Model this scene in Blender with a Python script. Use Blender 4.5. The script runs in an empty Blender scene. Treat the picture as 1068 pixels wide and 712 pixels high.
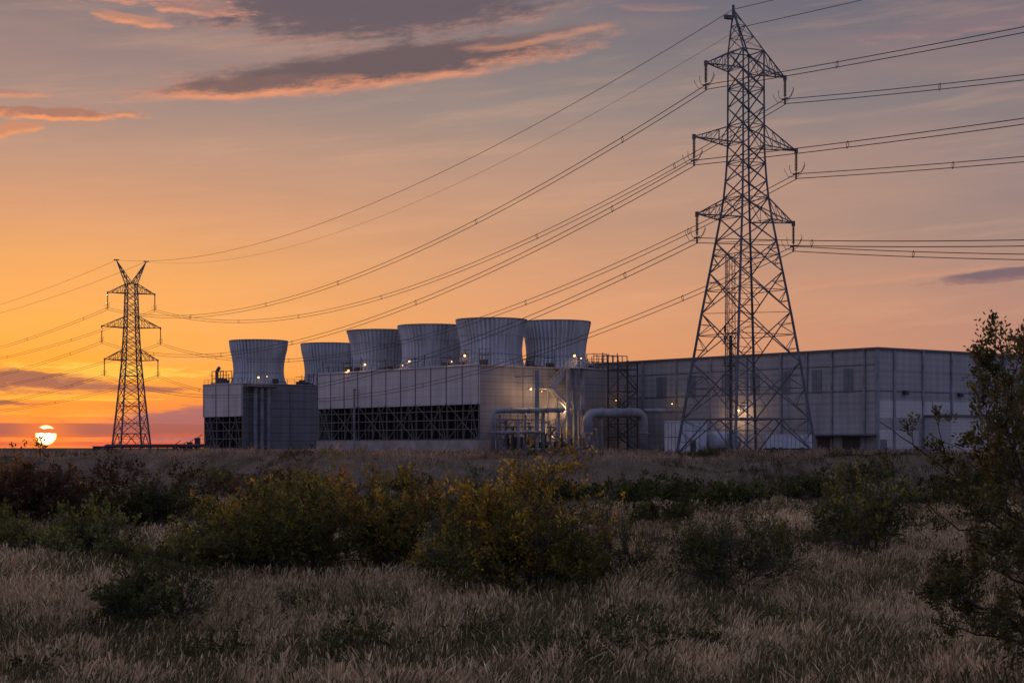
import bpy, math, random
import numpy as np
from mathutils import Vector, Matrix
random.seed(7); R = math.radians
S = bpy.context.scene; COL = S.collection
F, HX, HY, EYE = 1850.0, 534.0, 467.0, 3.5          # focal length in pixels, principal column, horizon row, eye height

# ------------------------------------------------------------------ camera
cd = bpy.data.cameras.new('camera'); cam = bpy.data.objects.new('camera', cd); COL.objects.link(cam)
cam.location = (0, 0, EYE); cam.rotation_euler = (R(90), 0, 0)
cd.sensor_width = 36; cd.lens = 36*F/1068; cd.shift_y = (HY-356)/1068
cd.clip_start = 0.1; cd.clip_end = 40000
S.camera = cam
S.view_settings.view_transform = 'Standard'; S.view_settings.look = 'None'
S.view_settings.exposure = 0.0; S.view_settings.gamma = 1
S.render.engine = 'CYCLES'
S.cycles.max_bounces = 4; S.cycles.diffuse_bounces = 2; S.cycles.glossy_bounces = 2; S.cycles.transmission_bounces = 2

def lin(r, g, b):
    f = lambda c: (c/255/12.92) if c/255 <= .04045 else ((c/255+.055)/1.055)**2.4
    return (f(r), f(g), f(b), 1)

# ------------------------------------------------------------------ sky (world)
W = bpy.data.worlds.new('World'); S.world = W; W.use_nodes = True
nt = W.node_tree; nt.nodes.clear()
class E:                                            # a socket with arithmetic
    def __init__(s, k): s.k = k
    def _m(s, op, *o, clamp=False):
        n = nt.nodes.new('ShaderNodeMath'); n.operation = op; n.use_clamp = clamp
        for i, a in enumerate((s,)+o):
            if isinstance(a, E): nt.links.new(a.k, n.inputs[i])
            else: n.inputs[i].default_value = a
        return E(n.outputs[0])
    def __add__(s, o): return s._m('ADD', o)
    __radd__ = __add__
    def __mul__(s, o): return s._m('MULTIPLY', o)
    __rmul__ = __mul__
    def __sub__(s, o): return s._m('SUBTRACT', o)
    def __rsub__(s, o): return (s*-1)+o
    def __truediv__(s, o): return s._m('DIVIDE', o)
def step(e, a, b):
    n = nt.nodes.new('ShaderNodeMapRange'); n.interpolation_type = 'SMOOTHSTEP'
    nt.links.new(e.k, n.inputs['Value']); n.inputs['From Min'].default_value = a; n.inputs['From Max'].default_value = b
    return E(n.outputs['Result'])
def mixc(f, a, b, blend='MIX'):
    n = nt.nodes.new('ShaderNodeMix'); n.data_type = 'RGBA'; n.blend_type = blend
    for i, v in ((0, f), (6, a), (7, b)):
        if isinstance(v, E): nt.links.new(v.k, n.inputs[i])
        else: n.inputs[i].default_value = v
    return E(n.outputs[2])
def ramp(e, stops):
    n = nt.nodes.new('ShaderNodeValToRGB'); el = n.color_ramp.elements
    while len(el) < len(stops): el.new(1)
    for i, (p, c) in enumerate(stops): el[i].position = p; el[i].color = c
    nt.links.new(e.k, n.inputs[0]); return E(n.outputs[0])
tc = nt.nodes.new('ShaderNodeTexCoord'); sx = nt.nodes.new('ShaderNodeSeparateXYZ')
nt.links.new(tc.outputs['Generated'], sx.inputs[0])
X, Y_, Z = E(sx.outputs[0]), E(sx.outputs[1]), E(sx.outputs[2])
az = X._m('ARCTAN2', Y_); el_ = Z._m('ARCSINE')
U = az*1890+534; V = 467-el_*1860                    # azimuth and elevation on convenient scales
tv = (467-V)/480
def gr(*st): return [((467-v)/480, lin(*c)) for v, c in st]
left = ramp(tv, gr((467,(205,78,70)),(452,(225,92,62)),(425,(246,134,50)),(390,(254,168,56)),(345,(253,174,74)),(290,(240,168,94)),(230,(216,155,112)),(170,(188,147,124)),(110,(155,132,126)),(0,(116,110,118))))
midc = ramp(tv, gr((467,(222,140,95)),(390,(226,150,96)),(330,(222,156,110)),(270,(207,152,117)),(200,(183,145,123)),(120,(150,134,128)),(40,(120,114,120)),(0,(110,107,117))))
rgt  = ramp(tv, gr((467,(200,130,108)),(370,(190,137,120)),(320,(178,134,120)),(260,(160,132,124)),(180,(142,126,126)),(100,(122,115,122)),(20,(102,101,116)),(0,(100,99,115))))
c = mixc(step(U, 40, 620), left, midc); c = mixc(step(U, 480, 1150), c, rgt)
away = (az+.263)._m('ABSOLUTE')
back = ramp(el_/1.57, [(0, lin(116,120,152)), (.12, lin(136,144,182)), (.4, lin(132,146,190)), (1, lin(130,145,190))])
c = mixc(step(away, .8, 1.9), c, back)
c = mixc(step(el_, .24, 1.0), c, lin(132,144,180))
def noise(u, v, seed, detail=5, rough=.55):
    cb = nt.nodes.new('ShaderNodeCombineXYZ')
    for i, e in enumerate((u, v)): nt.links.new(e.k, cb.inputs[i])
    cb.inputs[2].default_value = seed
    n = nt.nodes.new('ShaderNodeTexNoise'); n.inputs['Scale'].default_value = 1
    n.inputs['Detail'].default_value = detail; n.inputs['Roughness'].default_value = rough
    nt.links.new(cb.outputs[0], n.inputs[0]); return E(n.outputs[0])
soft = noise(U/420, V/70, 3.3)
c = mixc(step(soft, .35, .75)*.16, c, lin(238,170,130))
soft2 = noise(U/260, (V+U*.10)/22, 5.7, 7, .65)
c = mixc(step(soft2, .42, .72)*.13*step(V, 470, 60), c, lin(134,112,120))
c = mixc(step(soft2, .5, .3)*.12, c, lin(246,182,140))
grain = noise(U/120, V/16, 8.1, 6, .6)
FIELD = {}
def field(kind, dv):
    if (kind, dv) not in FIELD:
        su, sv, sh, seed = {'big': (75, 17, -.11, 1.0), 'mid': (40, 9, .02, 5.0), 'low': (46, 6.5, .0, 11.0)}[kind]
        FIELD[kind, dv] = noise(U/su, (V+dv-U*sh)/sv, seed, 7, .66)
    return FIELD[kind, dv]
def dens(u0, v0, ru, rv, slope, k, dv, kind):
    vv = V+dv; du = (U-u0); dvv = vv-v0-du*slope
    r = ((du/ru)*(du/ru)+(dvv/rv)*(dvv/rv))._m('SQRT')
    return 1-r+(field(kind, dv)-.5)*k
front = step(Y_, 0, .2)
#        u0   v0  ru  rv  slope  k  field  grey        rim            opacity delta  soft
clouds = [
 (395,  18, 235, 50, -.04, 1.7, 'big', (97,86,95),   (172,130,120), .92, 7, .5),
 (390,  76, 270, 25, -.125,1.1, 'big', (99,84,89),  (228,148,112), .95, 7, .48),
 (255,  98, 125, 13, -.10, .8, 'big', (118,94,94), (230,148,110), .9, 6, .4),
 (560,  44, 90, 9, -.16, 1.2, 'big', (124,100,102), (206,142,114), .6, 6, .5),
 (120,   8, 110, 15,  .06, 2.6, 'mid', (168,124,114),(230,150,116), .75, 4, .5),
 (135,  36,  46,  8,  .10, 2.0, 'mid', (190,132,110),(236,152,110), .85, 4, .5),
 (205,  22,  60,  9,  .06, 2.2, 'mid', (160,120,112),(222,148,118), .7, 4, .5),
 (52,  132,  92,  8, -.02, 2.0, 'mid', (168,116,102),(242,152,98), .95, 4, .4),
 (8,   114,  44,  6,  .0,  1.9, 'mid', (170,124,112),(225,146,108), .7, 4, .5),
 (8,   150,  52,  9, -.2,  1.9, 'mid', (205,134,100),(240,152,100), .8, 4, .5),
 (1060,292, 100,  8, -.07, 1.1, 'mid', (112,94,108), (150,112,112), .9, 4, .3),
 (1010, 44, 120, 13, -.1,  2.0, 'mid', (140,114,120),(186,134,122), .4, 4, .6),
 (690,  16,  60,  5,  .03, 1.6, 'mid', (150,118,116),(176,134,122), .35, 4, .5),
 (930, 293, 140,  6, -.08, 1.8, 'mid', (200,142,118),(214,150,120), .4, 4, .6),
 (115, 388, 100, 10,  .02, 2.6, 'low', (255,196,82), (255,206,96),  .85, 2, .5),
 (5,   401, 130, 15,  .03, 1.5, 'low', (138,92,88),  (255,170,72),  .95, 3, .3),
 (110, 407, 120,  6,  .02, 1.9, 'low', (150,98,88), (250,160,70),  .85, 3, .4),
 (-10, 423,  75,  5,  .0,  1.6, 'low', (140,92,86),  (255,160,62),  .9, 3, .35),
 (75,  416, 120,  4,  .01, 2.0, 'low', (255,180,66), (255,195,80),  .8, 2, .5),
 (90,  431, 140,  5,  .0, 2.2, 'low', (255,160,60), (255,185,80),  .6, 2, .5),
 (220, 444, 130, 24,  .00, 1.3, 'low', (142,96,106),(196,118,88),  .92, 3, .35),
 (60,  449, 420,  8,  .00, .45, 'low', (146,88,86),  (190,90,72),   .92, 2, .2),
 (60,  463, 520,  3,  .00, .9, 'low', (214,80,72),  (224,90,72),   .7, 2, .4),
]
# the sun: a real disc in the sky, half behind the cloud bank
SUN = Vector(((48-HX)/F, 1, (HY-453.5)/F)).normalized()
dp = X*SUN.x+Y_*SUN.y+Z*SUN.z
ang = dp._m('MINIMUM', 1.0)._m('ARCCOSINE')
glow = 1-step(ang, 0, .085)
c = mixc(glow*glow*.75, c, lin(255,158,62))
sd = (X-SUN.x)*(X-SUN.x)+(Z-SUN.z)*(Z-SUN.z)
rad = sd._m('SQRT'); disc = (1-step(rad, .0050, .0057))*front
tex1 = noise(U/30, (V+U*.08)/9, 31., 7, .7)
for u0, v0, ru, rv, sl, k, kind, g, rim, op, dv, sf in clouds:
    d1 = dens(u0, v0, ru, rv, sl, k, 0, kind); d2 = dens(u0, v0, ru, rv, sl, k, dv, kind)
    m = step(d1, 0, sf)*op*front
    cc = mixc(step(d2+(tex1-.5)*1.1, -.15, .5), lin(*rim), lin(*g))
    c = mixc(m, c, cc)
lowf = field('low', 0)
bar = 1-step((V-449.6+(noise(U/5, V/9, 21.)-.5)*5-(U-48)*.04)._m('ABSOLUTE'), 2.3, 3.0)
g2 = 1-step(ang, .004, .030)
c = mixc(g2*g2*.55*front, c, lin(255,128,52))
c = mixc(disc*(1-bar), c, mixc(step(rad, .0030, .0055), (9, 6.5, 3.4, 1), (3, 1.15, .22, 1)))
sky = nt.nodes.new('ShaderNodeTexSky'); sky.sky_type = 'NISHITA'; sky.sun_disc = False
SEL = math.asin(SUN.z); SROT = math.atan2(SUN.x, SUN.y)
sky.sun_elevation = max(SEL, R(.4)); sky.sun_rotation = SROT
nis = E(sky.outputs[0])
c = mixc(.01, c, nis, 'ADD')
bg = nt.nodes.new('ShaderNodeBackground'); bg.inputs[1].default_value = 1.0
nt.links.new(c.k, bg.inputs[0]); ow = nt.nodes.new('ShaderNodeOutputWorld'); nt.links.new(bg.outputs[0], ow.inputs[0])

ld = bpy.data.lights.new('sun', 'SUN'); ld.energy = 1.1; ld.angle = R(.55); ld.color = (1, .5, .24)
sun = bpy.data.objects.new('sun', ld); COL.objects.link(sun)
sun.rotation_euler = Vector((SUN.x, SUN.y, SUN.z+.012)).normalized().to_track_quat('Z', 'Y').to_euler()

# ------------------------------------------------------------------ helpers
class MB:
    def __init__(s): s.v = []; s.f = []; s.m = []
    def add(s, vs, fs, mi=0):
        b = len(s.v); s.v += [tuple(q) for q in vs]; s.f += [tuple(b+i for i in q) for q in fs]; s.m += [mi]*len(fs)
    def box(s, x0, x1, y0, y1, z0, z1, mi=0):
        s.add([(x, y, z) for z in (z0, z1) for y in (y0, y1) for x in (x0, x1)],
              [(0,2,3,1),(4,5,7,6),(0,1,5,4),(2,6,7,3),(0,4,6,2),(1,3,7,5)], mi)
    def bar(s, p, q, w, h=None, mi=0):
        p, q = Vector(p), Vector(q); d = q-p
        if d.length < 1e-6: return
        d.normalize(); a = d.cross(Vector((0,0,1)))
        if a.length < 1e-3: a = Vector((1,0,0))
        a.normalize(); b = d.cross(a); h = h or w; a *= w/2; b *= h/2
        s.add([p-a-b, p+a-b, p+a+b, p-a+b, q-a-b, q+a-b, q+a+b, q-a+b],
              [(0,1,2,3),(7,6,5,4),(0,4,5,1),(1,5,6,2),(2,6,7,3),(3,7,4,0)], mi)
    def tube(s, pts, r, n=8, mi=0, cap=True):
        pts = [Vector(p) for p in pts]; N = len(pts)
        rr = r if isinstance(r, (list, tuple)) else [r]*N
        b = len(s.v); up = None
        for i, p in enumerate(pts):
            d = (pts[min(i+1, N-1)]-pts[max(i-1, 0)]).normalized()
            if up is None:
                up = d.cross(Vector((0,0,1)))
                if up.length < .05: up = d.cross(Vector((1,0,0)))
            a = (up-d*up.dot(d)).normalized(); up = a; c_ = d.cross(a)
            for k in range(n):
                t = 2*math.pi*k/n; s.v.append(tuple(p+(a*math.cos(t)+c_*math.sin(t))*rr[i]))
        for i in range(N-1):
            for k in range(n):
                k2 = (k+1) % n; s.f.append((b+i*n+k, b+(i+1)*n+k, b+(i+1)*n+k2, b+i*n+k2)); s.m.append(mi)
        if cap: s.f += [tuple(b+k for k in range(n)), tuple(b+(N-1)*n+k for k in reversed(range(n)))]; s.m += [mi]*2
    def lathe(s, c, prof, n=32, mi=0, rad=None, mf=None):
        b = len(s.v)
        for j, (r, z) in enumerate(prof):
            for k in range(n):
                t = 2*math.pi*k/n; q = r+(rad(j, k) if rad else 0)
                s.v.append((c[0]+q*math.cos(t), c[1]+q*math.sin(t), c[2]+z))
        for j in range(len(prof)-1):
            for k in range(n):
                k2 = (k+1) % n; s.f.append((b+j*n+k, b+j*n+k2, b+(j+1)*n+k2, b+(j+1)*n+k)); s.m.append(mf(k) if mf else mi)
    def build(s, name, mats, parent=None, smooth=False):
        me = bpy.data.meshes.new(name); me.from_pydata(s.v, [], s.f)
        for m in (mats if isinstance(mats, list) else [mats]): me.materials.append(m)
        me.polygons.foreach_set('material_index', s.m)
        if smooth: me.polygons.foreach_set('use_smooth', [True]*len(s.f))
        me.update(); o = bpy.data.objects.new(name, me); COL.objects.link(o)
        if parent: o.parent = parent
        return o
def npmesh(name, verts, faces, colors, mt, parent=None):
    """verts (N,3), faces (M,4) quads, colors per vertex (N,3)"""
    me = bpy.data.meshes.new(name); N, M = len(verts), len(faces); k = faces.shape[1]
    me.vertices.add(N); me.vertices.foreach_set('co', verts.astype(np.float32).ravel())
    me.loops.add(M*k); me.loops.foreach_set('vertex_index', faces.astype(np.int32).ravel())
    me.polygons.add(M); me.polygons.foreach_set('loop_start', np.arange(0, M*k, k, dtype=np.int32))
    me.update(calc_edges=True)
    if colors is not None:
        a = me.color_attributes.new('col', 'FLOAT_COLOR', 'POINT')
        cc = np.ones((N, 4), np.float32); cc[:, :3] = colors; a.data.foreach_set('color', cc.ravel())
    me.materials.append(mt); o = bpy.data.objects.new(name, me); COL.objects.link(o)
    if parent: o.parent = parent
    return o
def tag(o, label=None, cat=None, group=None, kind=None):
    if label: o['label'] = label
    if cat: o['category'] = cat
    if group: o['group'] = group
    if kind: o['kind'] = kind
    return o
def thing(name, loc, label, cat, rz=0, group=None):
    o = bpy.data.objects.new(name, None); COL.objects.link(o); o.location = loc; o.rotation_euler = (0, 0, rz)
    o.empty_display_size = .5
    return tag(o, label, cat, group)
def at(px, py, Y): return Vector(((px-HX)/F*Y, Y, EYE+(HY-py)/F*Y))
def inplane(px, py, org, rz, axis, val):
    """point of a wall plane (local axis = val) of a building frame seen at px, py; returned in that frame"""
    d = Matrix.Rotation(-rz, 3, 'Z') @ Vector(((px-HX)/F, 1, (HY-py)/F))
    o = Matrix.Rotation(-rz, 3, 'Z') @ (Vector((0, 0, EYE))-Vector(org))
    return o+d*((val-o[axis])/d[axis])

_tab = np.random.RandomState(5).rand(256, 256)
def vnoise(x, y):
    xi, yi = np.floor(x).astype(int), np.floor(y).astype(int); fx, fy = x-xi, y-yi
    fx = fx*fx*(3-2*fx); fy = fy*fy*(3-2*fy); g = lambda a, b: _tab[a % 256, b % 256]
    return (g(xi, yi)*(1-fx)+g(xi+1, yi)*fx)*(1-fy)+(g(xi, yi+1)*(1-fx)+g(xi+1, yi+1)*fx)*fy
def fbm(x, y, o=4):
    s = 0; a = .5
    for i in range(o): s = s+a*vnoise(x*2**i+17*i, y*2**i+31*i); a *= .5
    return s/(1-.5**o)
def bank(x, y):
    y0 = 103+12*(vnoise(x/14+9, y*0+3)-.5)+46*np.clip((-x-13)/30, 0, 1)**.8; L = 20+10*(vnoise(x/9+70, y*0+8)-.5)
    return (y-y0)/L, y0, L
def ground_z(x, y):
    x = np.asarray(x, float); y = np.asarray(y, float)
    tb, y0, L = bank(x, y)
    t = np.clip((y-y0)/L, 0, 1); ts = t*t*(3-2*t)
    crest = 2.88+.1*(vnoise(x/7+3, y*0+1)-.5)*2-.25*np.clip((-x-30)/15, 0, 1)*np.clip((320-y)/100, 0, 1)
    top = crest+(2.72-crest)*np.clip((y-y0-L)/55, 0, 1); rise = ts*top
    on = np.clip((y-y0+6)/8, 0, 1)*np.clip((260-y)/60, 0, 1)
    relief = ((fbm(x/5+y/9, y/11)-.5)*2.6+(fbm(x/2.1-y/6, y/5+50)-.5)*1.3)*on*np.clip(1.15-t, .22, 1)
    small = (fbm(x/2.2, y/3)-.5)*.3*np.clip((y-20)/40, 0, 1)*np.clip((300-y)/100, .2, 1)
    und = (fbm(x/22+5, y/22)-.5)*.5*np.clip(1-t*1.6, 0, 1)
    return rise+relief+small+und*np.clip((y-5)/30, 0, 1)

# ------------------------------------------------------------------ materials
def mat(name, col, rough=.7, metal=0, var=.25, scale=.6, bump=0, stretch=(1,1,1), col2=None, emit=None, spec=.5, bscale=6):
    m = bpy.data.materials.new(name); m.use_nodes = True; t = m.node_tree; b = t.nodes['Principled BSDF']
    b.inputs['Roughness'].default_value = rough; b.inputs['Metallic'].default_value = metal
    b.inputs['Specular IOR Level'].default_value = spec
    if emit:
        b.inputs['Emission Color'].default_value = (*col, 1); b.inputs['Emission Strength'].default_value = emit
        b.inputs['Base Color'].default_value = (*col, 1); return m
    tcn = t.nodes.new('ShaderNodeTexCoord'); mp = t.nodes.new('ShaderNodeMapping'); mp.inputs['Scale'].default_value = stretch
    t.links.new(tcn.outputs['Object'], mp.inputs[0])
    n = t.nodes.new('ShaderNodeTexNoise'); n.inputs['Scale'].default_value = scale; n.inputs['Detail'].default_value = 7
    n.inputs['Roughness'].default_value = .6
    t.links.new(mp.outputs[0], n.inputs[0]); r = t.nodes.new('ShaderNodeValToRGB'); t.links.new(n.outputs[0], r.inputs[0])
    c2 = col2 or tuple(q*(1-var) for q in col); c1 = tuple(min(1, q*(1+var*.5)) for q in col)
    r.color_ramp.elements[0].position = .3; r.color_ramp.elements[0].color = (*c2, 1)
    r.color_ramp.elements[1].position = .7; r.color_ramp.elements[1].color = (*c1, 1)
    t.links.new(r.outputs[0], b.inputs['Base Color'])
    if bump:
        n2 = t.nodes.new('ShaderNodeTexNoise'); n2.inputs['Scale'].default_value = bscale; n2.inputs['Detail'].default_value = 6
        t.links.new(tcn.outputs['Object'], n2.inputs[0]); bp = t.nodes.new('ShaderNodeBump'); bp.inputs['Strength'].default_value = bump
        t.links.new(n2.outputs[0], bp.inputs['Height']); t.links.new(bp.outputs[0], b.inputs['Normal'])
    return m
def wall_mat(name, col, row=1.6, dark=.82, var=.2, fine=.3):
    """metal or concrete sheeting: horizontal laps every row metres, fine rib shading put into the colour, rain streaks and blotches"""
    m = bpy.data.materials.new(name); m.use_nodes = True; t = m.node_tree; b = t.nodes['Principled BSDF']
    b.inputs['Roughness'].default_value = .62; b.inputs['Specular IOR Level'].default_value = .3
    N = lambda k: t.nodes.new('ShaderNode'+k); L = t.links.new
    tcn = N('TexCoord'); sp = N('SeparateXYZ'); L(tcn.outputs['Object'], sp.inputs[0])
    def M(op, a, bb):
        n = N('Math'); n.operation = op
        for i, q in enumerate((a, bb)):
            if isinstance(q, (int, float)): n.inputs[i].default_value = q
            else: L(q, n.inputs[i])
        return n.outputs[0]
    lap = M('LESS_THAN', M('MODULO', M('ADD', sp.outputs[2], 50), row), row*.09)
    rib_shade = M('MULTIPLY', M('SINE', M('MULTIPLY', sp.outputs[2], 2*math.pi/fine), 0), .06)  # corrugation has no relief here: its light and shade are painted as bands
    st = N('TexNoise'); mp = N('Mapping'); mp.inputs['Scale'].default_value = (1.1, 1.1, .07); L(tcn.outputs['Object'], mp.inputs[0]); L(mp.outputs[0], st.inputs[0])
    st.inputs['Scale'].default_value = 1; st.inputs['Detail'].default_value = 6
    bl = N('TexNoise'); bl.inputs['Scale'].default_value = .16; bl.inputs['Detail'].default_value = 5; L(tcn.outputs['Object'], bl.inputs[0])
    # panel-to-panel tone: floor coordinates hashed
    vz = M('FLOOR', M('DIVIDE', sp.outputs[2], row*2), 0); vx = M('FLOOR', M('DIVIDE', M('ADD', sp.outputs[0], sp.outputs[1]), 4.82), 0)
    cb = N('CombineXYZ'); L(vz, cb.inputs[2]); L(vx, cb.inputs[0]); wn = N('TexWhiteNoise'); L(cb.outputs[0], wn.inputs[0])
    v = M('ADD', M('MULTIPLY', M('SUBTRACT', st.outputs[0], .5), var*2.2), M('MULTIPLY', M('SUBTRACT', bl.outputs[0], .5), var*1.6))
    v = M('ADD', M('ADD', v, rib_shade), M('MULTIPLY', M('SUBTRACT', wn.outputs[0], .5), .10))
    v = M('MULTIPLY', M('ADD', v, 1), M('SUBTRACT', 1, M('MULTIPLY', lap, 1-dark)))
    mx = N('Mix'); mx.data_type = 'RGBA'; mx.blend_type = 'MULTIPLY'; mx.inputs[0].default_value = 1; mx.inputs[6].default_value = (*col, 1)
    L(v, mx.inputs[7]); L(mx.outputs[2], b.inputs['Base Color']); return m
def leaf_mat(name, trans=.35, rough=.6):
    m = bpy.data.materials.new(name); m.use_nodes = True; t = m.node_tree; t.nodes.remove(t.nodes['Principled BSDF'])
    a = t.nodes.new('ShaderNodeAttribute'); a.attribute_name = 'col'
    d = t.nodes.new('ShaderNodeBsdfDiffuse'); tr = t.nodes.new('ShaderNodeBsdfTranslucent'); mx = t.nodes.new('ShaderNodeMixShader')
    mx.inputs[0].default_value = trans; t.links.new(a.outputs[0], d.inputs[0]); t.links.new(a.outputs[0], tr.inputs[0])
    t.links.new(d.outputs[0], mx.inputs[1]); t.links.new(tr.outputs[0], mx.inputs[2])
    t.links.new(mx.outputs[0], t.nodes['Material Output'].inputs[0]); return m
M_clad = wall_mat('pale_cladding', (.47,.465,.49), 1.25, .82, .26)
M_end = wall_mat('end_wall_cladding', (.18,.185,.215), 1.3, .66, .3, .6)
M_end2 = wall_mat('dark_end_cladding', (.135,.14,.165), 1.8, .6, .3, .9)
M_conc = mat('concrete', (.30,.29,.29), .85, 0, .35, .5, .3)
M_joint = mat('dark_joint', (.10,.10,.12), .6)
M_steel = mat('galvanised_steel', (.32,.34,.39), .5, .1, .3, 2)
M_frame = mat('tower_frame', (.13,.12,.13), .75, 0, .3, 1.5)
M_fill = mat('dark_fill', (.012,.012,.013), .9, 0, .4, 1)
M_pipe = mat('painted_pipe', (.20,.22,.265), .6, .0, .5, .5)
M_pylon = mat('pylon_steel', (.11,.12,.15), .6, .4, .4, .8)
M_ins = mat('insulator_glaze', (.05,.035,.03), .3, 0, .3, 3)
M_wire = mat('conductor_wire', (.06,.06,.065), .6, .5, .2, 1)
M_stack = mat('stack_shell', (.36,.38,.42), .65, .0, .55, .35, 0, (1,1,.15))
M_rib = mat('stack_rib', (.50,.53,.60), .55, 0, .3, .4, 0, (1,1,.2))  # rib highlights put into the colour, lighter than the shell
M_rim = mat('stack_rim', (.16,.16,.18), .6)
M_ware = wall_mat('warehouse_wall', (.27,.275,.295), 5.3, .88, .36, 1.1)
M_warep = wall_mat('pale_repair_panel', (.43,.425,.44), 2.6, .93, .16, .6)
M_win = mat('dull_window', (.13,.155,.19), .6, 0, .25, 1)
M_glass = mat('dark_glass', (.02,.022,.028), .5, 0, .3, 1)
M_white = mat('white_sheet', (.44,.48,.56), .5, 0, .22, .8)
M_dark = mat('dark_equipment', (.035,.036,.04), .6, 0, .4, 1)
M_bulb = mat('lamp_glow', (1,.50,.16), emit=3.2)
M_bulb2 = mat('lamp_glow_far', (1,.66,.34), emit=14)
M_leaf = leaf_mat('leaf'); M_grass = leaf_mat('grass_blade', .38)
M_bark = mat('bark', (.045,.036,.03), .9, 0, .4, 3)
M_earth = mat('earth', (.17,.13,.10), .95, 0, .5, .28, .8, (1,.6,1), (.04,.038,.022), spec=0, bscale=1.5)

# ------------------------------------------------------------------ ground
rows = np.concatenate([np.linspace(-60, 18, 24), np.linspace(19, 100, 120), np.linspace(101, 230, 150), np.linspace(236, 700, 50), np.geomspace(740, 30000, 24)])
cols = np.linspace(-1, 1, 261); cols = np.sign(cols)*np.abs(cols)**1.35*1.25
YY, SS = np.meshgrid(rows, cols, indexing='ij'); XX = SS*(np.abs(YY)+70)
ZZ = ground_z(XX, YY)
v = np.stack([XX, YY, ZZ], -1).reshape(-1, 3); nr, nc = XX.shape
i, j = np.meshgrid(np.arange(nr-1), np.arange(nc-1), indexing='ij'); b = (i*nc+j).ravel()
fc = np.stack([b, b+1, b+nc+1, b+nc], -1)
g = npmesh('ground', v, fc, None, M_earth); g.data.polygons.foreach_set('use_smooth', [True]*len(fc)); tag(g, kind='structure')

# ------------------------------------------------------------------ cooling tower blocks
RZ = math.atan2(.62, .785)
ZB = 2.75                                            # plateau level
def lamp(parent, p, watt=90, r=.28, glow=True, face=(0,-1)):
    m = MB(); x, y, z = p; r *= .62
    m.lathe((x, y, z), [(0.01,-r), (r*.7,-r*.7), (r,0), (r*.7,r*.7), (.01,r)], 10, 1)
    m.box(x-r*1.3, x+r*1.3, y-r*1.3, y+r*1.3, z+r, z+r*1.5, 0); m.bar((x, y, z+r*1.4), (x-face[0]*.5, y-face[1]*.9, z+r*1.4), .12, None, 0)
    o = m.build('lamp', [M_dark, M_bulb], parent)
    if glow:
        l = bpy.data.lights.new('lamp_light', 'POINT'); l.energy = watt; l.color = (1,.55,.25); l.shadow_soft_size = .3
        lo = bpy.data.objects.new('lamp_light', l); COL.objects.link(lo); lo.location = (x+face[0]*.6, y+face[1]*.6, z-.1); lo.parent = o
    return o
def railing(m, pts, z, gap=2.0, h=1.15, w=.07):
    for a, b in zip(pts[:-1], pts[1:]):
        a, b = Vector((*a, z)), Vector((*b, z)); L = (b-a).length; n = max(1, round(L/gap))
        for k in range(n+1):
            p = a.lerp(b, k/n); m.bar(p, p+Vector((0,0,h)), w)
        for hh in (h, h*.55): m.bar(a+Vector((0,0,hh)), b+Vector((0,0,hh)), w*.9)
def fan_stack(parent, x, y, z0, H=9.0, rt=6.5):
    m = MB(); n = 144
    prof = [(rt*.97, 0), (rt*.955, .35), (rt*.885, 1.2), (rt*.85, 2.4), (rt*.843, 3.6), (rt*.862, 5.0), (rt*.905, 6.6), (rt*.96, 8.0), (rt, H)]
    m.lathe((x, y, z0), prof, n, 0, lambda j, k: (.24 if k % 3 == 0 else 0), lambda k: 3 if k % 3 == 0 else 0)
    inner = [(r-.16, z) for r, z in reversed(prof)]
    m.lathe((x, y, z0), [(rt+.13, H), (rt+.2, H+.02), (rt+.2, H+.2), (rt-.2, H+.2), (rt-.16, H)]+inner, n, 1)
    for zz, rr in ((6.2, .893), (2.8, .85)): m.lathe((x, y, z0), [(rt*rr+.0, zz-.12), (rt*rr+.2, zz-.12), (rt*rr+.2, zz+.05), (rt*rr, zz+.05)], n, 2)
    return m.build('fan_stack', [M_stack, M_rim, M_steel, M_rib], parent)
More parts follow.
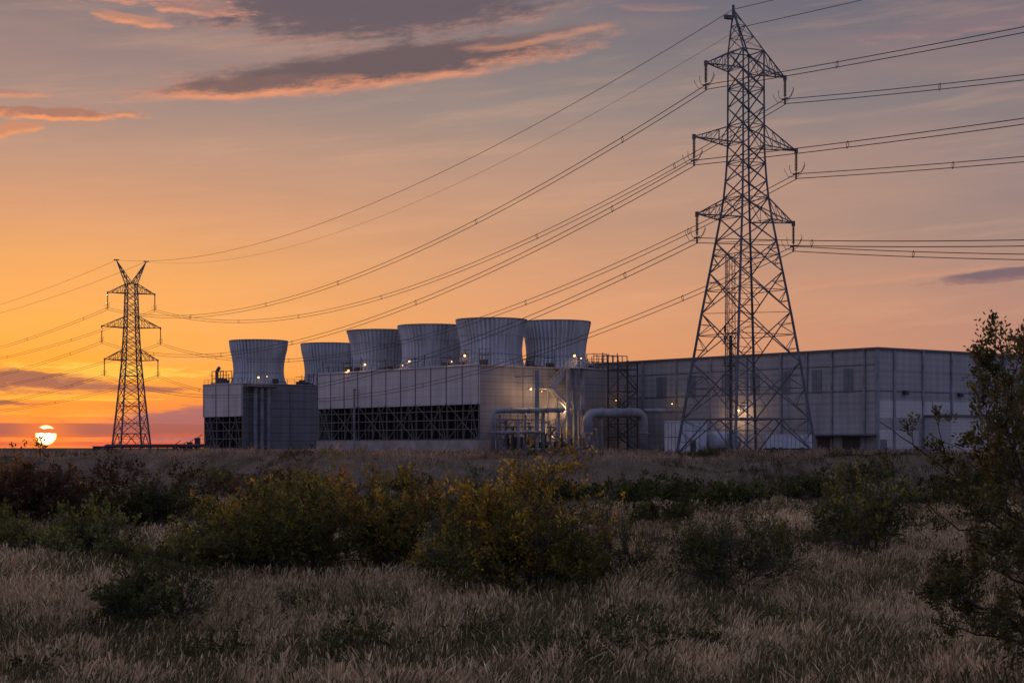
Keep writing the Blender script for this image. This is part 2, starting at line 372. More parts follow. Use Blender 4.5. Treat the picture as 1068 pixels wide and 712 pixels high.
def cooling_block(name, org, LX, LY, HT, zl, zp, bays, stacks, label, seed):
    rnd = random.Random(seed); t = thing(name, org, label, 'cooling tower', RZ)
    # body: upper shell over an open air inlet on the long side
    m = MB(); D = 4.5
    m.box(0, LX, 0, LY, zl, HT); m.box(D, LX, .0, LY, zp, zl-.003); m.box(.15, D-.003, .0, .2, zp, zl-.004); m.box(.15, D-.003, LY-.2, LY, zp, zl-.004)
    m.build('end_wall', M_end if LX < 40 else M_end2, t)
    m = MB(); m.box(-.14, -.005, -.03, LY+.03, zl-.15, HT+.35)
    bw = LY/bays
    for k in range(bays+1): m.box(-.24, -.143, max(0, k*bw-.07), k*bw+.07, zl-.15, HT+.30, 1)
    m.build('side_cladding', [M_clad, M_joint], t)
    m = MB(); m.box(-.45, D, .005, LY, -.6, zp-.003); m.box(D+.003, LX, .005, LY, -.6, zp-.005); m.build('plinth', M_conc, t)
    m = MB(); m.box(D-.25, D-.01, .3, LY-.3, zp, zl-.02)
    for k in range(bays*2):
        yy = (k+.5)*bw/2; m.box(D-1.2, D-.9, yy-.1, yy+.1, zp, zl-.02)
    m.build('fill_pack', M_fill, t)
    m = MB()                                        # framing of the inlet
    for k in range(bays+1): yy = min(max(k*bw, .2), LY-.2); m.bar((.1, yy, zp), (.1, yy, zl), .24); m.bar((D-2, yy, zp), (D-2, yy, zl), .18)
    for k in range(bays): m.bar((.1, (k+.5)*bw, zp), (.1, (k+.5)*bw, zl), .14)
    for q in (0.02, .3, .55, .8, .98): zz = zp+q*(zl-zp); m.bar((.0, 0, zz), (.0, LY, zz), .17)
    for k in range(1, bays+1, 2):
        for s_ in (-1, 1):
            a, b = k*bw-s_*bw*.95, k*bw+s_*bw*.95
            a = min(max(a, .1), LY-.1); b = min(max(b, .1), LY-.1)
            m.bar((-.12, a, zp), (-.12, b, zl), .13)
    for k in range(0, bays, 2):
        for s_ in (-1, 1): m.bar((-.12, k*bw+bw*.5+s_*bw*.45, zp), (-.12, k*bw+bw*.5-s_*bw*.0, zl), .13)
    m.build('inlet_frame', M_frame, t)
    m = MB(); m.box(-.3, LX+.25, -.25, LY+.25, HT+.003, HT+.14); m.build('roof_deck', M_steel, t)
    m = MB()
    railing(m, [(LX, 0), (0, 0), (0, LY)], HT+.14, 1.9)
    m.build('railing', M_frame, t)
    for (x, y, ht) in stacks:
        fan_stack(t, x, y, HT+.14, ht)
        # motor, driveshaft, walkway posts next to each stack
        for q in range(3):
            xx, yy = x-6.6-rnd.random()*1.6, y-7+rnd.random()*14
            if xx < .3: xx = .5
            mm = MB(); mm.box(xx, xx+.9, yy, yy+1.4, HT+.14, HT+.6+rnd.random()*1.1)
            mm.bar((xx+.4, yy-.6, HT+.1), (xx+.4, yy-.6, HT+2.4+rnd.random()*1.4), .1)
            mm.bar((xx+.4, yy-.6, HT+2.3), (xx+.4, yy+2.2, HT+2.3), .1); mm.build('fan_motor', M_dark, t)
        for q in range(3):
            xx, yy = x-6+rnd.random()*12, max(.6, y-7.4-rnd.random()*2)
            mm = MB(); mm.box(xx, xx+1.2, yy, yy+.8, HT+.14, HT+.7+rnd.random()*.9)
            mm.bar((xx, yy, HT+.6), (xx+2.5, yy, HT+.6), .12); mm.build('roof_box', M_dark, t)
    return t
P = Vector((-34/F*312, 312, ZB)); HT = 18.0-ZB
main = cooling_block('cooling_tower', P, 34.8, 53, HT, 11.4-ZB, 4.9-ZB, 11,
    [(12.7, 13, 9.0), (12.0, 31, 8.8), (10.7, 48.3-1.3, 8.6), (28.3, 13, 9.3)],
    'large grey cooling tower block with four flared stacks and a long X-braced air inlet', 1)
Q = Vector(((253-HX)/F*392, 392, ZB))
side = cooling_block('cooling_tower', Q, 46, 17.6, 17.7-ZB, 10.7-ZB, .6, 3,
    [(9.4, 9.2, 9.9), (28.4, 9.2, 9.9)],
    'smaller grey cooling tower block at the left with two flared stacks behind the large one', 2)
def wm(px, py, d): return inplane(px, py, P, RZ, 1, -d)      # on a plane d metres in front of the large block's end wall
def wq(px, py, d): return inplane(px, py, Q, RZ, 1, -d)
def wl(px, py, d): return inplane(px, py, P, RZ, 0, -d)
gz = 0                                               # local ground level of the frames
def vpipe(parent, fn, px, y0, d, r, name='riser_pipe', foot=True):
    a = fn(px, y0, d); m = MB(); m.tube([(a.x, a.y, -.4), (a.x, a.y, a.z)], r, 10)
    for zz in (1.2, a.z*.5, a.z-.5): m.tube([(a.x, a.y, zz-.1), (a.x, a.y, zz+.1)], r*1.3, 10)
    m.bar((a.x, a.y, a.z*.7), (a.x, .0, a.z*.7), .12); return m.build(name, M_pipe, parent)
for px in (266.5, 273, 280): vpipe(side, wq, px, 402, 1.2, .42)
m = MB()                                             # caged ladder and joints on the small block
for px in (258.5, 261.5): a = wq(px, 400, .5); m.bar((a.x, a.y, 0), (a.x, a.y, a.z+1.2), .12)
for k in range(34): a = wq(258.5, 400, .5); b = wq(261.5, 400, .5); m.bar((a.x, a.y, k*.42), (b.x, b.y, k*.42), .06)
m.build('ladder', M_frame, side)
m = MB(); a = wq(303, 400, 0); m.box(a.x-.25, a.x+.25, -.12, -.005, 0, 14.2); m.build('wall_joint', M_joint, side)
m = MB()
for k in range(3): z = 13+k*.0
a, b = wq(266, 399, 1.4), wq(280, 399, 1.4); m.bar((a.x-2, -1.3, 14.2), (b.x+2, -1.3, 14.2), .25); m.box(a.x-2, b.x+2, -2.2, -.3, 14.3, 14.45); railing(m, [(a.x-2, -2.2), (b.x+2, -2.2)], 14.45)
m.build('platform', M_frame, side)
m = MB(); a = inplane(219, 396, Q, RZ, 0, 1)          # roof-corner equipment frame
for dx in (0, 2.2):
    for dy in (0, 2.6, 5.2): m.bar((1+dx, 10.5+dy, 14.7), (1+dx, 10.5+dy, 18.3), .14)
for z in (16.6, 18.2): m.bar((1, 10.5, z), (1, 15.7, z), .12); m.bar((3.2, 10.5, z), (3.2, 15.7, z), .12); m.bar((1, 15.7, z), (3.2, 15.7, z), .12)
m.tube([(1.6, 14.5, 14.7), (1.6, 14.5, 18.2), (1.6, 13.4, 19)], .4, 8); m.box(1.2, 2.8, 12, 13.6, 14.7, 16.6)
m.build('roof_frame', M_frame, side)
a = wq(269.5, 393.5, 2.0); lamp(side, (a.x, a.y, a.z), 60, .35)
a = wq(278.5, 392.5, 1.6); lamp(side, (a.x, a.y, a.z), 20, .18)

# roof lamps, poles and frames on the large block
for px, py, w in ((363.5, 386.5, 60), (380.7, 380, 90), (427, 376.5, 60), (484.8, 370.8, 120), (420, 381, 20), (471, 377, 25)):
    a = wl(px, py, -.3); lamp(main, (a.x, a.y, a.z), w, .30 if w > 30 else .18, True, (-1, 0))
    m = MB(); m.bar((a.x+.2, a.y, HT), (a.x+.2, a.y, a.z+.3), .1); m.build('lamp_pole', M_frame, main)
m = MB(); a = wl(369.5, 405, 1.2); m.tube([(a.x, a.y, -.3), (a.x, a.y, a.z)], .2, 8); m.bar((a.x, a.y, a.z-.3), (0, a.y, a.z-.3), .12); m.build('drain_pipe', M_pipe, main)
for (p0, p1, py) in ((337, 358, 378), (478, 492, 365), (500, 512, 363.5), (612, 633, 369)):
    m = MB(); a, b = wl(p0, py, -1.5) if p0 < 495 else wm(p0, py, -1.5), wl(p1, py, -1.5) if p0 < 495 else wm(p1, py, -1.5)
    n = 4
    for k in range(n+1): q = a.lerp(b, k/n); m.bar((q.x, q.y, HT), (q.x, q.y, q.z-(.5 if k % 2 else 0)), .11)
    m.bar(a, b, .11); m.bar(a-Vector((0,0,1)), b-Vector((0,0,1)), .09); m.build('roof_frame', M_frame, main)

# zigzag stair, risers and pipe rack in front of the large block's end wall
m = MB(); st = [(597, 378), (572, 405), (594, 428), (570, 452), (590, 466)]
d1 = 2.4
for k in range(len(st)-1):
    for off in (0, 1.2):
        a, b = wm(*st[k], d1+off), wm(*st[k+1], d1+off); a, b = Vector((wm(*st[k], d1).x, a.y, wm(*st[k], d1).z)), Vector((wm(*st[k+1], d1).x, b.y, wm(*st[k+1], d1).z))
        m.bar(a, b, .16, .42); m.bar(a+Vector((0,0,1.1)), b+Vector((0,0,1.1)), .09); m.bar(a+Vector((0,0,.6)), b+Vector((0,0,.6)), .06)
        for q in range(9): p = a.lerp(b, q/8); m.bar(p, p+Vector((0,0,1.1)), .07)
    a, b = wm(*st[k], d1), wm(*st[k+1], d1)
    for q in range(16): p = a.lerp(b, (q+.5)/16); m.box(p.x-.14, p.x+.14, p.y-1.15, p.y-.05, p.z-.03, p.z+.03)
    p = b; m.box(p.x-1.2, p.x+1.2, p.y-1.3, p.y+2.2, p.z-.12, p.z)
    for sx_ in (-1.1, 1.1): m.bar((p.x+sx_, p.y-1.2, 0), (p.x+sx_, p.y-1.2, p.z), .16)
m.build('staircase', M_steel, main)
for px in (592.5, 599.5, 607.5): vpipe(main, wm, px, 384, 4.4, .4)
m = MB(); a, b = wm(590, 378, 3), wm(612, 378, 3); m.box(a.x, b.x, -5.2, -.3, HT-.15, HT); railing(m, [(a.x, -.3), (a.x, -5.2), (b.x, -5.2), (b.x, -.3)], HT); m.build('platform', M_steel, main)
m = MB(); a = wm(560, 386, 6); m.tube([(a.x, a.y, -.3), (a.x, a.y, a.z)], .4, 10); m.bar((a.x, a.y, a.z-1), (a.x, 0, a.z-1), .14); m.build('vent_pipe', M_pipe, main)
def route(parent, pts, d, r, name, ground_ends=(), bend=1.2, n=12):
    P3 = [wm(px, py, d) for px, py in pts]; out = []
    for i_, p in enumerate(P3):
        if i_ in ground_ends: p = Vector((p.x, p.y, -.3))
        P3[i_] = p
    for i_, p in enumerate(P3):
        if 0 < i_ < len(P3)-1:
            a = (P3[i_-1]-p).normalized(); c_ = (P3[i_+1]-p).normalized()
            for s_ in range(6):
                t_ = s_/5; out.append((p+a*bend)*(1-t_)**2+p*2*t_*(1-t_)+(p+c_*bend)*t_**2)
        else: out.append(p)
    m = MB(); m.tube(out, r, n)
    for p, q in zip(P3[:-1], P3[1:]):
        L = (q-p).length
        for k in range(1, int(L/4)+1): c_ = p.lerp(q, k/(int(L/4)+1)); dd = (q-p).normalized()*.12; m.tube([c_-dd, c_+dd], r*1.22, n)
    return m.build(name, M_pipe, parent, True)
route(main, [(514, 466), (514, 428), (588, 427.5)], 6.5, .42, 'header_pipe', (0,))
route(main, [(515, 451), (566, 450.5)], 6.6, .3, 'header_pipe')
route(main, [(541, 466), (541, 438)], 6.8, .26, 'header_pipe', (0,))
route(main, [(566, 466), (566, 429)], 6.0, .35, 'header_pipe', (0,))
route(main, [(582, 466), (582, 429)], 6.0, .35, 'header_pipe', (0,))
route(main, [(612, 466), (612, 431), (671, 430), (671, 466)], 8, .85, 'duct_pipe', (0, 3), 2.0, 16)
route(main, [(672, 428), (714, 428)], 8.4, .4, 'duct_pipe')
rp = random.Random(4)
for k in range(11):                                  # pumps and valve bodies along the foot of the wall
    px = 518+k*9+rp.random()*4; a = wm(px, 458, 2.5+rp.random()*3); m = MB(); h = .9+rp.random()*1.6
    if k % 2: m.tube([(a.x-.9, a.y, h*.6), (a.x+1.0, a.y, h*.6)], .55, 10); m.box(a.x-.7, a.x+.8, a.y-.5, a.y+.5, -.3, .35); m.tube([(a.x+.5, a.y, h*.6), (a.x+.5, a.y, 3.2)], .22, 8)
    else: m.box(a.x-.8, a.x+.8, a.y-.6, a.y+.6, -.3, h+.6); m.bar((a.x-.8, a.y, h+.6), (a.x-.8, a.y, 4.6), .12); m.bar((a.x-.8, a.y, 4.4), (a.x+2, a.y, 4.4), .1)
    m.build('pump', M_dark if k % 3 else M_steel, main)
rq = random.Random(9)
for px, y0, r in ((521, 430, .12), (527, 440, .16), (534, 446, .1), (548, 430, .14), (553, 441, .12), (574, 440, .16), (617, 440, .16), (622, 447, .12), (628, 436, .14)):
    a = wm(px, y0, 3+rq.random()*2); m = MB(); m.tube([(a.x, a.y, -.3), (a.x, a.y, a.z-.4), (a.x+.2, a.y+.3, a.z), (a.x+.8, a.y+2.4, a.z)], r*1.5, 8); m.build('small_pipe', M_pipe if rq.random() < .6 else M_steel, main)
for px0, px1, py, d in ((516, 566, 437, 3.4), (520, 584, 444.5, 4.2), (518, 560, 457, 3.0)):
    a, b = wm(px0, py, d), wm(px1, py, d); m = MB(); m.box(a.x, b.x, a.y-.6, a.y+.6, a.z-.1, a.z); railing(m, [(a.x, a.y-.6), (b.x, a.y-.6)], a.z, 1.5, 1.1, .06)
    for k in range(6): x_ = a.x+(b.x-a.x)*k/5; m.bar((x_, a.y-.55, -.3), (x_, a.y-.55, a.z), .14); m.bar((x_, a.y-.55, a.z-1.6), (min(x_+1.6, b.x), a.y-.55, a.z), .08)
    m.build('platform', M_frame, main)
m = MB()                                             # steel scaffold tower at the right corner
a, b = wm(633.5, 380, 2), wm(653.5, 380, 2)
for xx in (a.x, (a.x+b.x)/2, b.x):
    for yy in (-2.2, -5.0): m.bar((xx, yy, -.3), (xx, yy, HT+1.6), .2)
for z in (2.8, 5.2, 8.2, 11.2, HT):
    m.box(a.x, b.x, -5.1, -2.1, z-.1, z+.05); railing(m, [(a.x, -5.1), (b.x, -5.1)], z, 1.6)
for k, (z0, z1) in enumerate(((0, 2.8), (2.8, 5.2), (5.2, 8.2), (8.2, 11.2), (11.2, HT))):
    p, q = (a.x, b.x) if k % 2 else (b.x, a.x); m.bar((p, -5.0, z0), (q, -5.0, z1), .2); m.bar((p, -5.0, z0+1), (q, -5.0, z1+1), .1); m.bar((q, -2.2, z0), (p, -2.2, z1), .1)
m.build('stair_tower', M_dark, main)
m = MB()
a, b = wm(613, 369, -1), wm(654, 369, -1)
for k in range(9):
    q = a.lerp(b, k/8); h = HT+(2.9 if k > 2 else 1.6)+(.4 if k % 3 == 0 else 0)
    m.bar((q.x, q.y, HT), (q.x, q.y, h), .13); m.bar((q.x, q.y+2.5, HT), (q.x, q.y+2.5, h), .1)
m.bar((a.x, a.y, HT+1.5), (b.x, a.y, HT+1.5), .1)
c_ = a.lerp(b, .36); m.bar((c_.x, a.y, HT+2.8), (b.x, a.y, HT+2.8), .14); m.bar((c_.x, a.y+2.5, HT+2.8), (b.x, a.y+2.5, HT+2.8), .1)
m.build('roof_frame', M_frame, main)
m = MB(); a, b = wm(553, 400, .3), wm(582, 436, .3)   # joints on the end wall
for px in (545.5, 556, 634): c_ = wm(px, 400, 0); m = MB(); m.box(c_.x-.08, c_.x+.08, -.05, -.003, 0, HT-.1); m.build('wall_joint', M_joint, main)
for px, py, d, w, r in ((599, 371, 5, 160, .32), (606, 373.5, 4, 40, .2), (553.5, 405.8, 3.2, 700, .24), (565, 408, 1.6, 150, .1), (585.5, 427, 1.9, 550, .16), (577, 446, 1.8, 380, .16), (575, 453, 2.2, 90, .14), (642.5, 417.5, 1.2, 25, .15), (549, 449, 1.5, 60, .1), (588, 417, 1.2, 60, .12)):
    a = wm(px, py, d); lamp(main, (a.x, a.y, a.z), w, r)

# ------------------------------------------------------------------ warehouse
Wc = Vector(((915-HX)/F*300, 300, ZB-.1)); wh = thing('warehouse', Wc, 'long flat-roofed grey industrial hall with tall blind windows behind the near pylon', 'industrial building', RZ)
def w0(px, py, d=0): return inplane(px, py, Wc, RZ, 0, -d)   # left wall
def w1(px, py, d=0): return inplane(px, py, Wc, RZ, 1, -d)   # right wall
TH = (HY-364)/F*300+EYE-Wc.z
m = MB(); m.box(0, 95, 0, 118, -.6, TH)
m.build('wall', M_ware, wh)
m = MB(); m.box(-.35, 95.3, -.35, 118.3, TH+.003, TH+.35); m.build('roof', M_joint, wh)
m = MB(); m.box(-.12, -.005, 0, 118, TH-2.6, TH-2.5); m.box(0, 95, -.12, -.005, TH-7.05, TH-6.95); m.box(-.12, -.005, 0, 118, TH-7.0, TH-6.9)
for px in (671, 706, 742, 779, 815, 842, 868, 902): a = w0(px, 400); m.box(-.3, -.004, a.y-.2, a.y+.2, -.5, TH, 1)
for px in (932, 962, 992, 1021, 1047): a = w1(px, 400); m.box(a.x-.2, a.x+.2, -.3, -.004, -.5, TH, 1)
m.box(-.25, .25, -.25, .25, -.5, TH, 1)
m.build('pilaster', [M_joint, M_pipe], wh)
wmesh = None
for p0, p1 in ((685, 695), (717, 726), (753, 762), (783, 792), (815, 824), (847, 857), (880, 890)):
    a, b = w0(p0, 404), w0(p1, 404); m = MB(); m.box(-.09, -.004, b.y, a.y, TH-6.9, TH-3.05); m.box(-.13, -.093, b.y-.12, a.y+.12, TH-7.1, TH-6.9, 1); m.box(-.11, -.092, (a.y+b.y)/2-.05, (a.y+b.y)/2+.05, TH-6.9, TH-3.05, 1)
    m.build('window', [M_win, M_joint], wh)
a, b = w0(843, 449, 0), w0(914.5, 449, 0); m = MB(); m.box(-2.6, -.01, b.y, a.y, 2.95, 3.2); m.build('canopy', M_joint, wh)
for p0, p1 in ((853, 868), (879, 897)):
    a, b = w0(p0, 455), w0(p1, 455); m = MB(); m.box(-.07, -.004, b.y, a.y, -.2, 2.7)
    for q in (0, .48, 1): yy = b.y+(a.y-b.y)*q; m.box(-.12, -.072, yy-.07, yy+.07, -.2, 2.7, 1)
    m.box(-.12, -.072, b.y, a.y, 2.55, 2.75, 1); m.build('glazed_door', [M_glass, M_frame], wh)
m = MB()                                             # pale repaired cladding strips low on the right wall
for p0, p1, y0, y1 in ((917, 931.5, 417, 436), (932.5, 961.5, 417.5, 436), (963, 991, 418.5, 433), (993, 1020.5, 419, 433), (1022, 1075, 420, 433), (917, 931.5, 448, 468), (932.5, 958, 449, 468)):
    a, b = w1(p0, y0), w1(p1, y1); m.box(a.x, b.x, -.07, -.004, max(b.z, -.4), a.z)
m.build('repair_panel', M_warep, wh)
a = w1(963, 433); m = MB(); m.box(a.x, 80, -6, -.01, -.6, (HY-434)/F*312+EYE-Wc.z-.25); m.build('annex', M_warep, wh)
m = MB(); m.box(a.x-.3, 80, -6.4, -.02, (HY-434)/F*312+EYE-Wc.z-.2, (HY-434)/F*312+EYE-Wc.z+.15); m.build('annex_roof', M_joint, wh)
for px, py in ((943, 409), (1000, 411.5), (1027, 412)):
    a = w1(px, py); m = MB(); m.box(a.x-.45, a.x+.35, -.7, -.01, a.z-.35, a.z+.3); m.bar((a.x+.35, -.3, a.z), (a.x+.9, -.3, a.z-.3), .25); m.build('wall_vent', M_dark, wh)
a = w1(915, 450); m = MB(); m.box(.6, 2.4, -.09, -.004, -.3, 2.3); m.build('door', M_win, wh)
for px, py, w, r in ((701, 421, 30, .2), (770.5, 428, 330, .3), (757, 436, 110, .14), (768, 437, 130, .14)):
    a = w0(px, py, 1.2); lamp(wh, (a.x, a.y, a.z), w, r, True, (-1, 0))

# yard things in front of the hall
def yard(name, label, cat, px, Y, rz=RZ): 
    x = (px-HX)/F*Y; return thing(name, (x, Y, float(ground_z(x, Y))-.05), label, cat, rz)
t = yard('storage_tank', 'pale grey box-shaped storage tank beside the bent duct left of the near pylon', 'tank', 708, 292)
m = MB(); m.box(0, 6.4, 0, 3.4, 0, 5.1); m.box(-.1, 6.5, -.1, 3.5, 5.1, 5.3)
for k in range(1, 4): m.box(-.04, -.003, k*.85-.04, k*.85+.04, .1, 5.0, 1); m.box(k*1.6-.04, k*1.6+.04, -.04, -.003, .1, 5, 1)
m.box(-.05, -.003, .1, 3.3, 2.6, 2.7, 1)
m.build('tank_shell', [M_white, M_joint], t)
m = MB(); m.box(2.6, 3.8, -.12, -.045, .0, 2.1); m.build('hatch', M_dark, t)
t = yard('storage_tank', 'low round-edged pale tank behind the near pylon left foot', 'tank', 741, 296)
m = MB(); m.tube([(0, 0, 1.9), (.25, 0, 1.9), (5.6, 0, 1.9), (5.85, 0, 1.9)], [1.2, 1.7, 1.7, 1.2], 20); m.build('tank_shell', M_steel, t, True)
for xx in (.8, 4.6): m = MB(); m.box(xx, xx+.4, -1.4, 1.4, -.2, .9); m.build('saddle', M_dark, t)
t = yard('trailer', 'long low pale blue trailer behind the right foot of the near pylon', 'trailer', 799, 290, R(4))
m = MB(); m.box(0, 7.6, 0, 2.5, .8, 2.95)
for k in range(1, 11): m.box(k*.7-.03, k*.7+.03, -.035, -.003, .85, 2.9, 1)
m.box(-.06, 7.66, -.06, 2.56, 2.953, 3.08, 0); m.build('body', [M_white, M_joint], t)
for xx in (1.3, 2.4, 6.0): m = MB(); m.tube([(xx, -.02, .5), (xx, .3, .5)], .5, 14); m.build('wheel', M_dark, t)
m = MB(); m.box(.2, 7.4, .3, 2.2, .55, .797); m.build('chassis', M_dark, t)
rp = random.Random(12)
t = thing('lattice_mast', at(762, 467, 284).xy.to_3d()+Vector((0,0,ZB-.2)), 'slender dark lattice mast with ladder standing behind the near pylon', 'mast', R(20))
m = MB(); Hm = 32
for sx_, sy in ((-.62,-.62), (.62,-.62), (.62,.62), (-.62,.62)): m.bar((sx_, sy, 0), (sx_*.8, sy*.8, Hm), .08)
k = 0; z = 0
while z < Hm-1.2:
    for a, b in (((-.6,-.6), (.6,-.6)), ((.6,-.6), (.6,.6)), ((.6,.6), (-.6,.6)), ((-.6,.6), (-.6,-.6))):
        m.bar((*a, z), (*b, z), .04); m.bar((*(a if k % 2 else b), z), (*(b if k % 2 else a), z+1.2), .04)
    z += 1.2; k += 1
m.build('mast_frame', M_pylon, t)
m = MB()
for s_ in (-.2, .2): m.bar((s_-1.1, -.7, 0), (s_-1.1, -.7, Hm*.98), .07)
for k in range(60): m.bar((-1.3, -.7, k*.52), (-.9, -.7, k*.52), .05)
for k in range(9): z = 3+k*3.2; m.bar((-1.1, -.7, z), (-.5, -.5, z), .06)
m.build('ladder', M_pylon, t)
m = MB(); m.box(-.9, .9, -.9, .9, 0, 1.0)
for z in (14.0, 17.6, 19.2): m.box(-1.0, 1.0, -1.0, 1.0, z, z+.12); m.tube([(-1.2, -.4, z+.2), (-1.2, -.4, z+1.3)], .2, 8)
m.tube([(0,0,.5), (0,0,19)], .2, 8)
m.build('riser', M_dark, t)

# low pipeline out on the left horizon
t = thing('pipeline', (0, 0, 0), 'low dark pipeline running along the plateau beneath the far pylon', 'pipeline')
m = MB(); pa, pb = at(108, 465, 420), at(213, 464.6, 412)
m.tube([(pa.x-.2, pa.y, ZB-.3), (pa.x, pa.y, pa.z-.4), (pa.x+.8, pa.y, pa.z), pb], .45, 10)
m.build('pipe', M_dark, t); m = MB()
for k in range(12): p = pa.lerp(pb, k/11); m.bar((p.x, p.y, ZB-.3), p, .25)
m.build('support', M_dark, t); m = MB()
for px, h in ((198, 1.4), (206, 2.4), (183, .9), (190, .7)): p = at(px, 465, 416); m.box(p.x-.6, p.x+.6, p.y-.5, p.y+.5, ZB-.2, EYE+h); m.bar((p.x, p.y, EYE+h), (p.x+1.2, p.y, EYE+h+.8), .15)
m.build('valve', M_dark, t)
t = thing('utility_shed', at(106, 470, 415).xy.to_3d()+Vector((0,0,ZB-.3)), 'tiny dark utility shed at the left foot of the far pylon', 'shed')
m = MB(); m.box(-1.8, 1.8, -1.2, 1.2, 0, 1.35); m.build('wall', M_dark, t); m = MB(); m.box(-2, 2, -1.4, 1.4, 1.353, 1.5); m.build('roof', M_joint, t)

# ------------------------------------------------------------------ pylons
PSI = R(29)
def interp(tab, z):
    for (z0, s0), (z1, s1) in zip(tab[:-1], tab[1:]):
        if z <= z1: return s0+(s1-s0)*(z-z0)/(z1-z0)
    return tab[-1][1]
def pylon(name, base, label, prof, levels, ktop, arms, peak, wl_, wd_, foot=None):
    t = thing(name, base, label, 'pylon', PSI, 'lattice pylons carrying the power line')
    s = lambda z: interp(prof, z); top = levels[-1]
    cn = ((-1,-1), (1,-1), (1,1), (-1,1))
    for i_, (a, b) in enumerate(cn):
        m = MB(); zz = [prof[0][0]]+[l for l in levels if l > prof[0][0]]
        if foot: zz[0] = foot[i_]
        for z0, z1 in zip(zz[:-1], zz[1:]):
            w = wl_*(1-.45*z0/top); e0 = s(max(z0, 0))+(max(0, -z0)*.15); m.bar((a*e0, b*e0, z0), (a*s(z1), b*s(z1), z1), w)
        m.box(a*s(0)-.4, a*s(0)+.4, b*s(0)-.4, b*s(0)+.4, zz[0]-.4, zz[0]+.25); m.build('leg', M_pylon, t)
    m = MB()
    for li, (z0, z1) in enumerate(zip(levels[:-1], levels[1:])):
        s0, s1 = s(z0), s(z1)
        for k in range(4):
            a, b = cn[k], cn[(k+1) % 4]
            A0, B0 = Vector((a[0]*s0, a[1]*s0, z0)), Vector((b[0]*s0, b[1]*s0, z0))
            A1, B1 = Vector((a[0]*s1, a[1]*s1, z1)), Vector((b[0]*s1, b[1]*s1, z1))
            if li == 0:                              # K brace over the feet
                Mm = (A1+B1)/2
                m.bar(A0, Mm, wd_*1.2); m.bar(B0, Mm, wd_*1.2); m.bar(A1, B1, wd_*1.3)
                for q in (.35, .68): m.bar(A0.lerp(Mm, q), A0.lerp(A1, q), wd_*.6); m.bar(B0.lerp(Mm, q), B0.lerp(B1, q), wd_*.6); m.bar(A0.lerp(Mm, q), A0.lerp(A1, min(1, q+.33)), wd_*.6); m.bar(B0.lerp(Mm, q), B0.lerp(B1, min(1, q+.33)), wd_*.6)
            else:
                m.bar(A0, B1, wd_); m.bar(B0, A1, wd_)
                if z1-z0 > 3.4:
                    f_ = s0/(s0+s1); zc = z0+(z1-z0)*f_; sc = s(zc)
                    Ac, Bc = Vector((a[0]*sc, a[1]*sc, zc)), Vector((b[0]*sc, b[1]*sc, zc)); m.bar(Ac, Bc, wd_*.8)
                    for (p, q, r_) in ((A0, B1, Ac), (B0, A1, Bc)):
                        m.bar(p.lerp(q, .25), p.lerp(r_, .5), wd_*.6); m.bar(p.lerp(q, .25), r_, wd_*.6)
                    for (p, q, r_) in ((A1, B0, Ac), (B1, A0, Bc)):
                        m.bar(p.lerp(q, .25), p.lerp(r_, .5), wd_*.6); m.bar(p.lerp(q, .25), r_, wd_*.6)
                elif li % 2 == 0: m.bar(A1, B1, wd_*.8)
        if li in (0, 2, 4): m.bar((-s1, -s1, z1), (s1, s1, z1), wd_*.6); m.bar((s1, -s1, z1), (-s1, s1, z1), wd_*.6)
    zt = levels[-1]; st_ = s(zt)
    for k in range(4): a, b = cn[k], cn[(k+1) % 4]; m.bar((a[0]*st_, a[1]*st_, zt), (b[0]*st_, b[1]*st_, zt), wd_*1.1)
    m.build('lattice_body', M_pylon, t)
    ends = []
    for zt_, zb, ztip, La, Lins in arms:
        for sg in (-1, 1):
            zz = ztip[0] if sg < 0 else ztip[1]; m = MB(); tip = Vector((sg*La, 0, zz)); n = 4
            U0 = [Vector((sg*s(zt_), y*s(zt_), zt_)) for y in (-1, 1)]; L0 = [Vector((sg*s(zb), y*s(zb), zb)) for y in (-1, 1)]
            for y in (0, 1):
                m.bar(U0[y], tip, wd_*1.1); m.bar(L0[y], tip, wd_*1.1)
                for q in range(n):
                    a, b = q/n, (q+1)/n
                    m.bar(U0[y].lerp(tip, a), L0[y].lerp(tip, b if q < n-1 else a), wd_*.6); m.bar(U0[y].lerp(tip, b), L0[y].lerp(tip, b), wd_*.55)
            for q in range(n):
                a, b = q/n, (q+1)/n
                m.bar(L0[0].lerp(tip, a), L0[1].lerp(tip, b), wd_*.55); m.bar(L0[0].lerp(tip, a), L0[1].lerp(tip, a), wd_*.55)
            m.bar(tip+Vector((0,0,.25)), tip-Vector((0,0,.35)), .3)
            m.build('cross_arm', M_pylon, t)
            m = MB(); nd = 13; pr = [(.05, 0)]
            for q in range(nd): z = -.25-q*(Lins-.5)/nd; h = (Lins-.5)/nd; pr += [(.07, z), (.19, z-h*.45), (.19, z-h*.6), (.07, z-h*.8)]
            pr.append((.05, -Lins)); m.lathe(tip, pr, 8); ins = m.build('insulator', M_ins, t)
            m = MB(); e = tip-Vector((0,0,Lins)); m.box(e.x-.12, e.x+.12, -.45, .45, e.z-.12, e.z+.05); m.box(e.x-.06, e.x+.06, -.1, .1, e.z-.55, e.z)
            for dy in (-1, 1):
                m.tube([e+Vector((0, dy*.3, 0)), e+Vector((.1, dy*1.0, .15)), e+Vector((.15, dy*1.4, .7)), e+Vector((.1, dy*1.3, 1.15))], .035, 5)
                m.tube([e+Vector((0, dy*.2, -.4)), e+Vector((-.25, dy*1.1, -.25)), e+Vector((-.3, dy*1.7, .45)), e+Vector((-.25, dy*1.9, .8))], .03, 5)
            m.build('clamp', M_pylon, ins); ends.append(e)
    peaks = []
    m = MB()
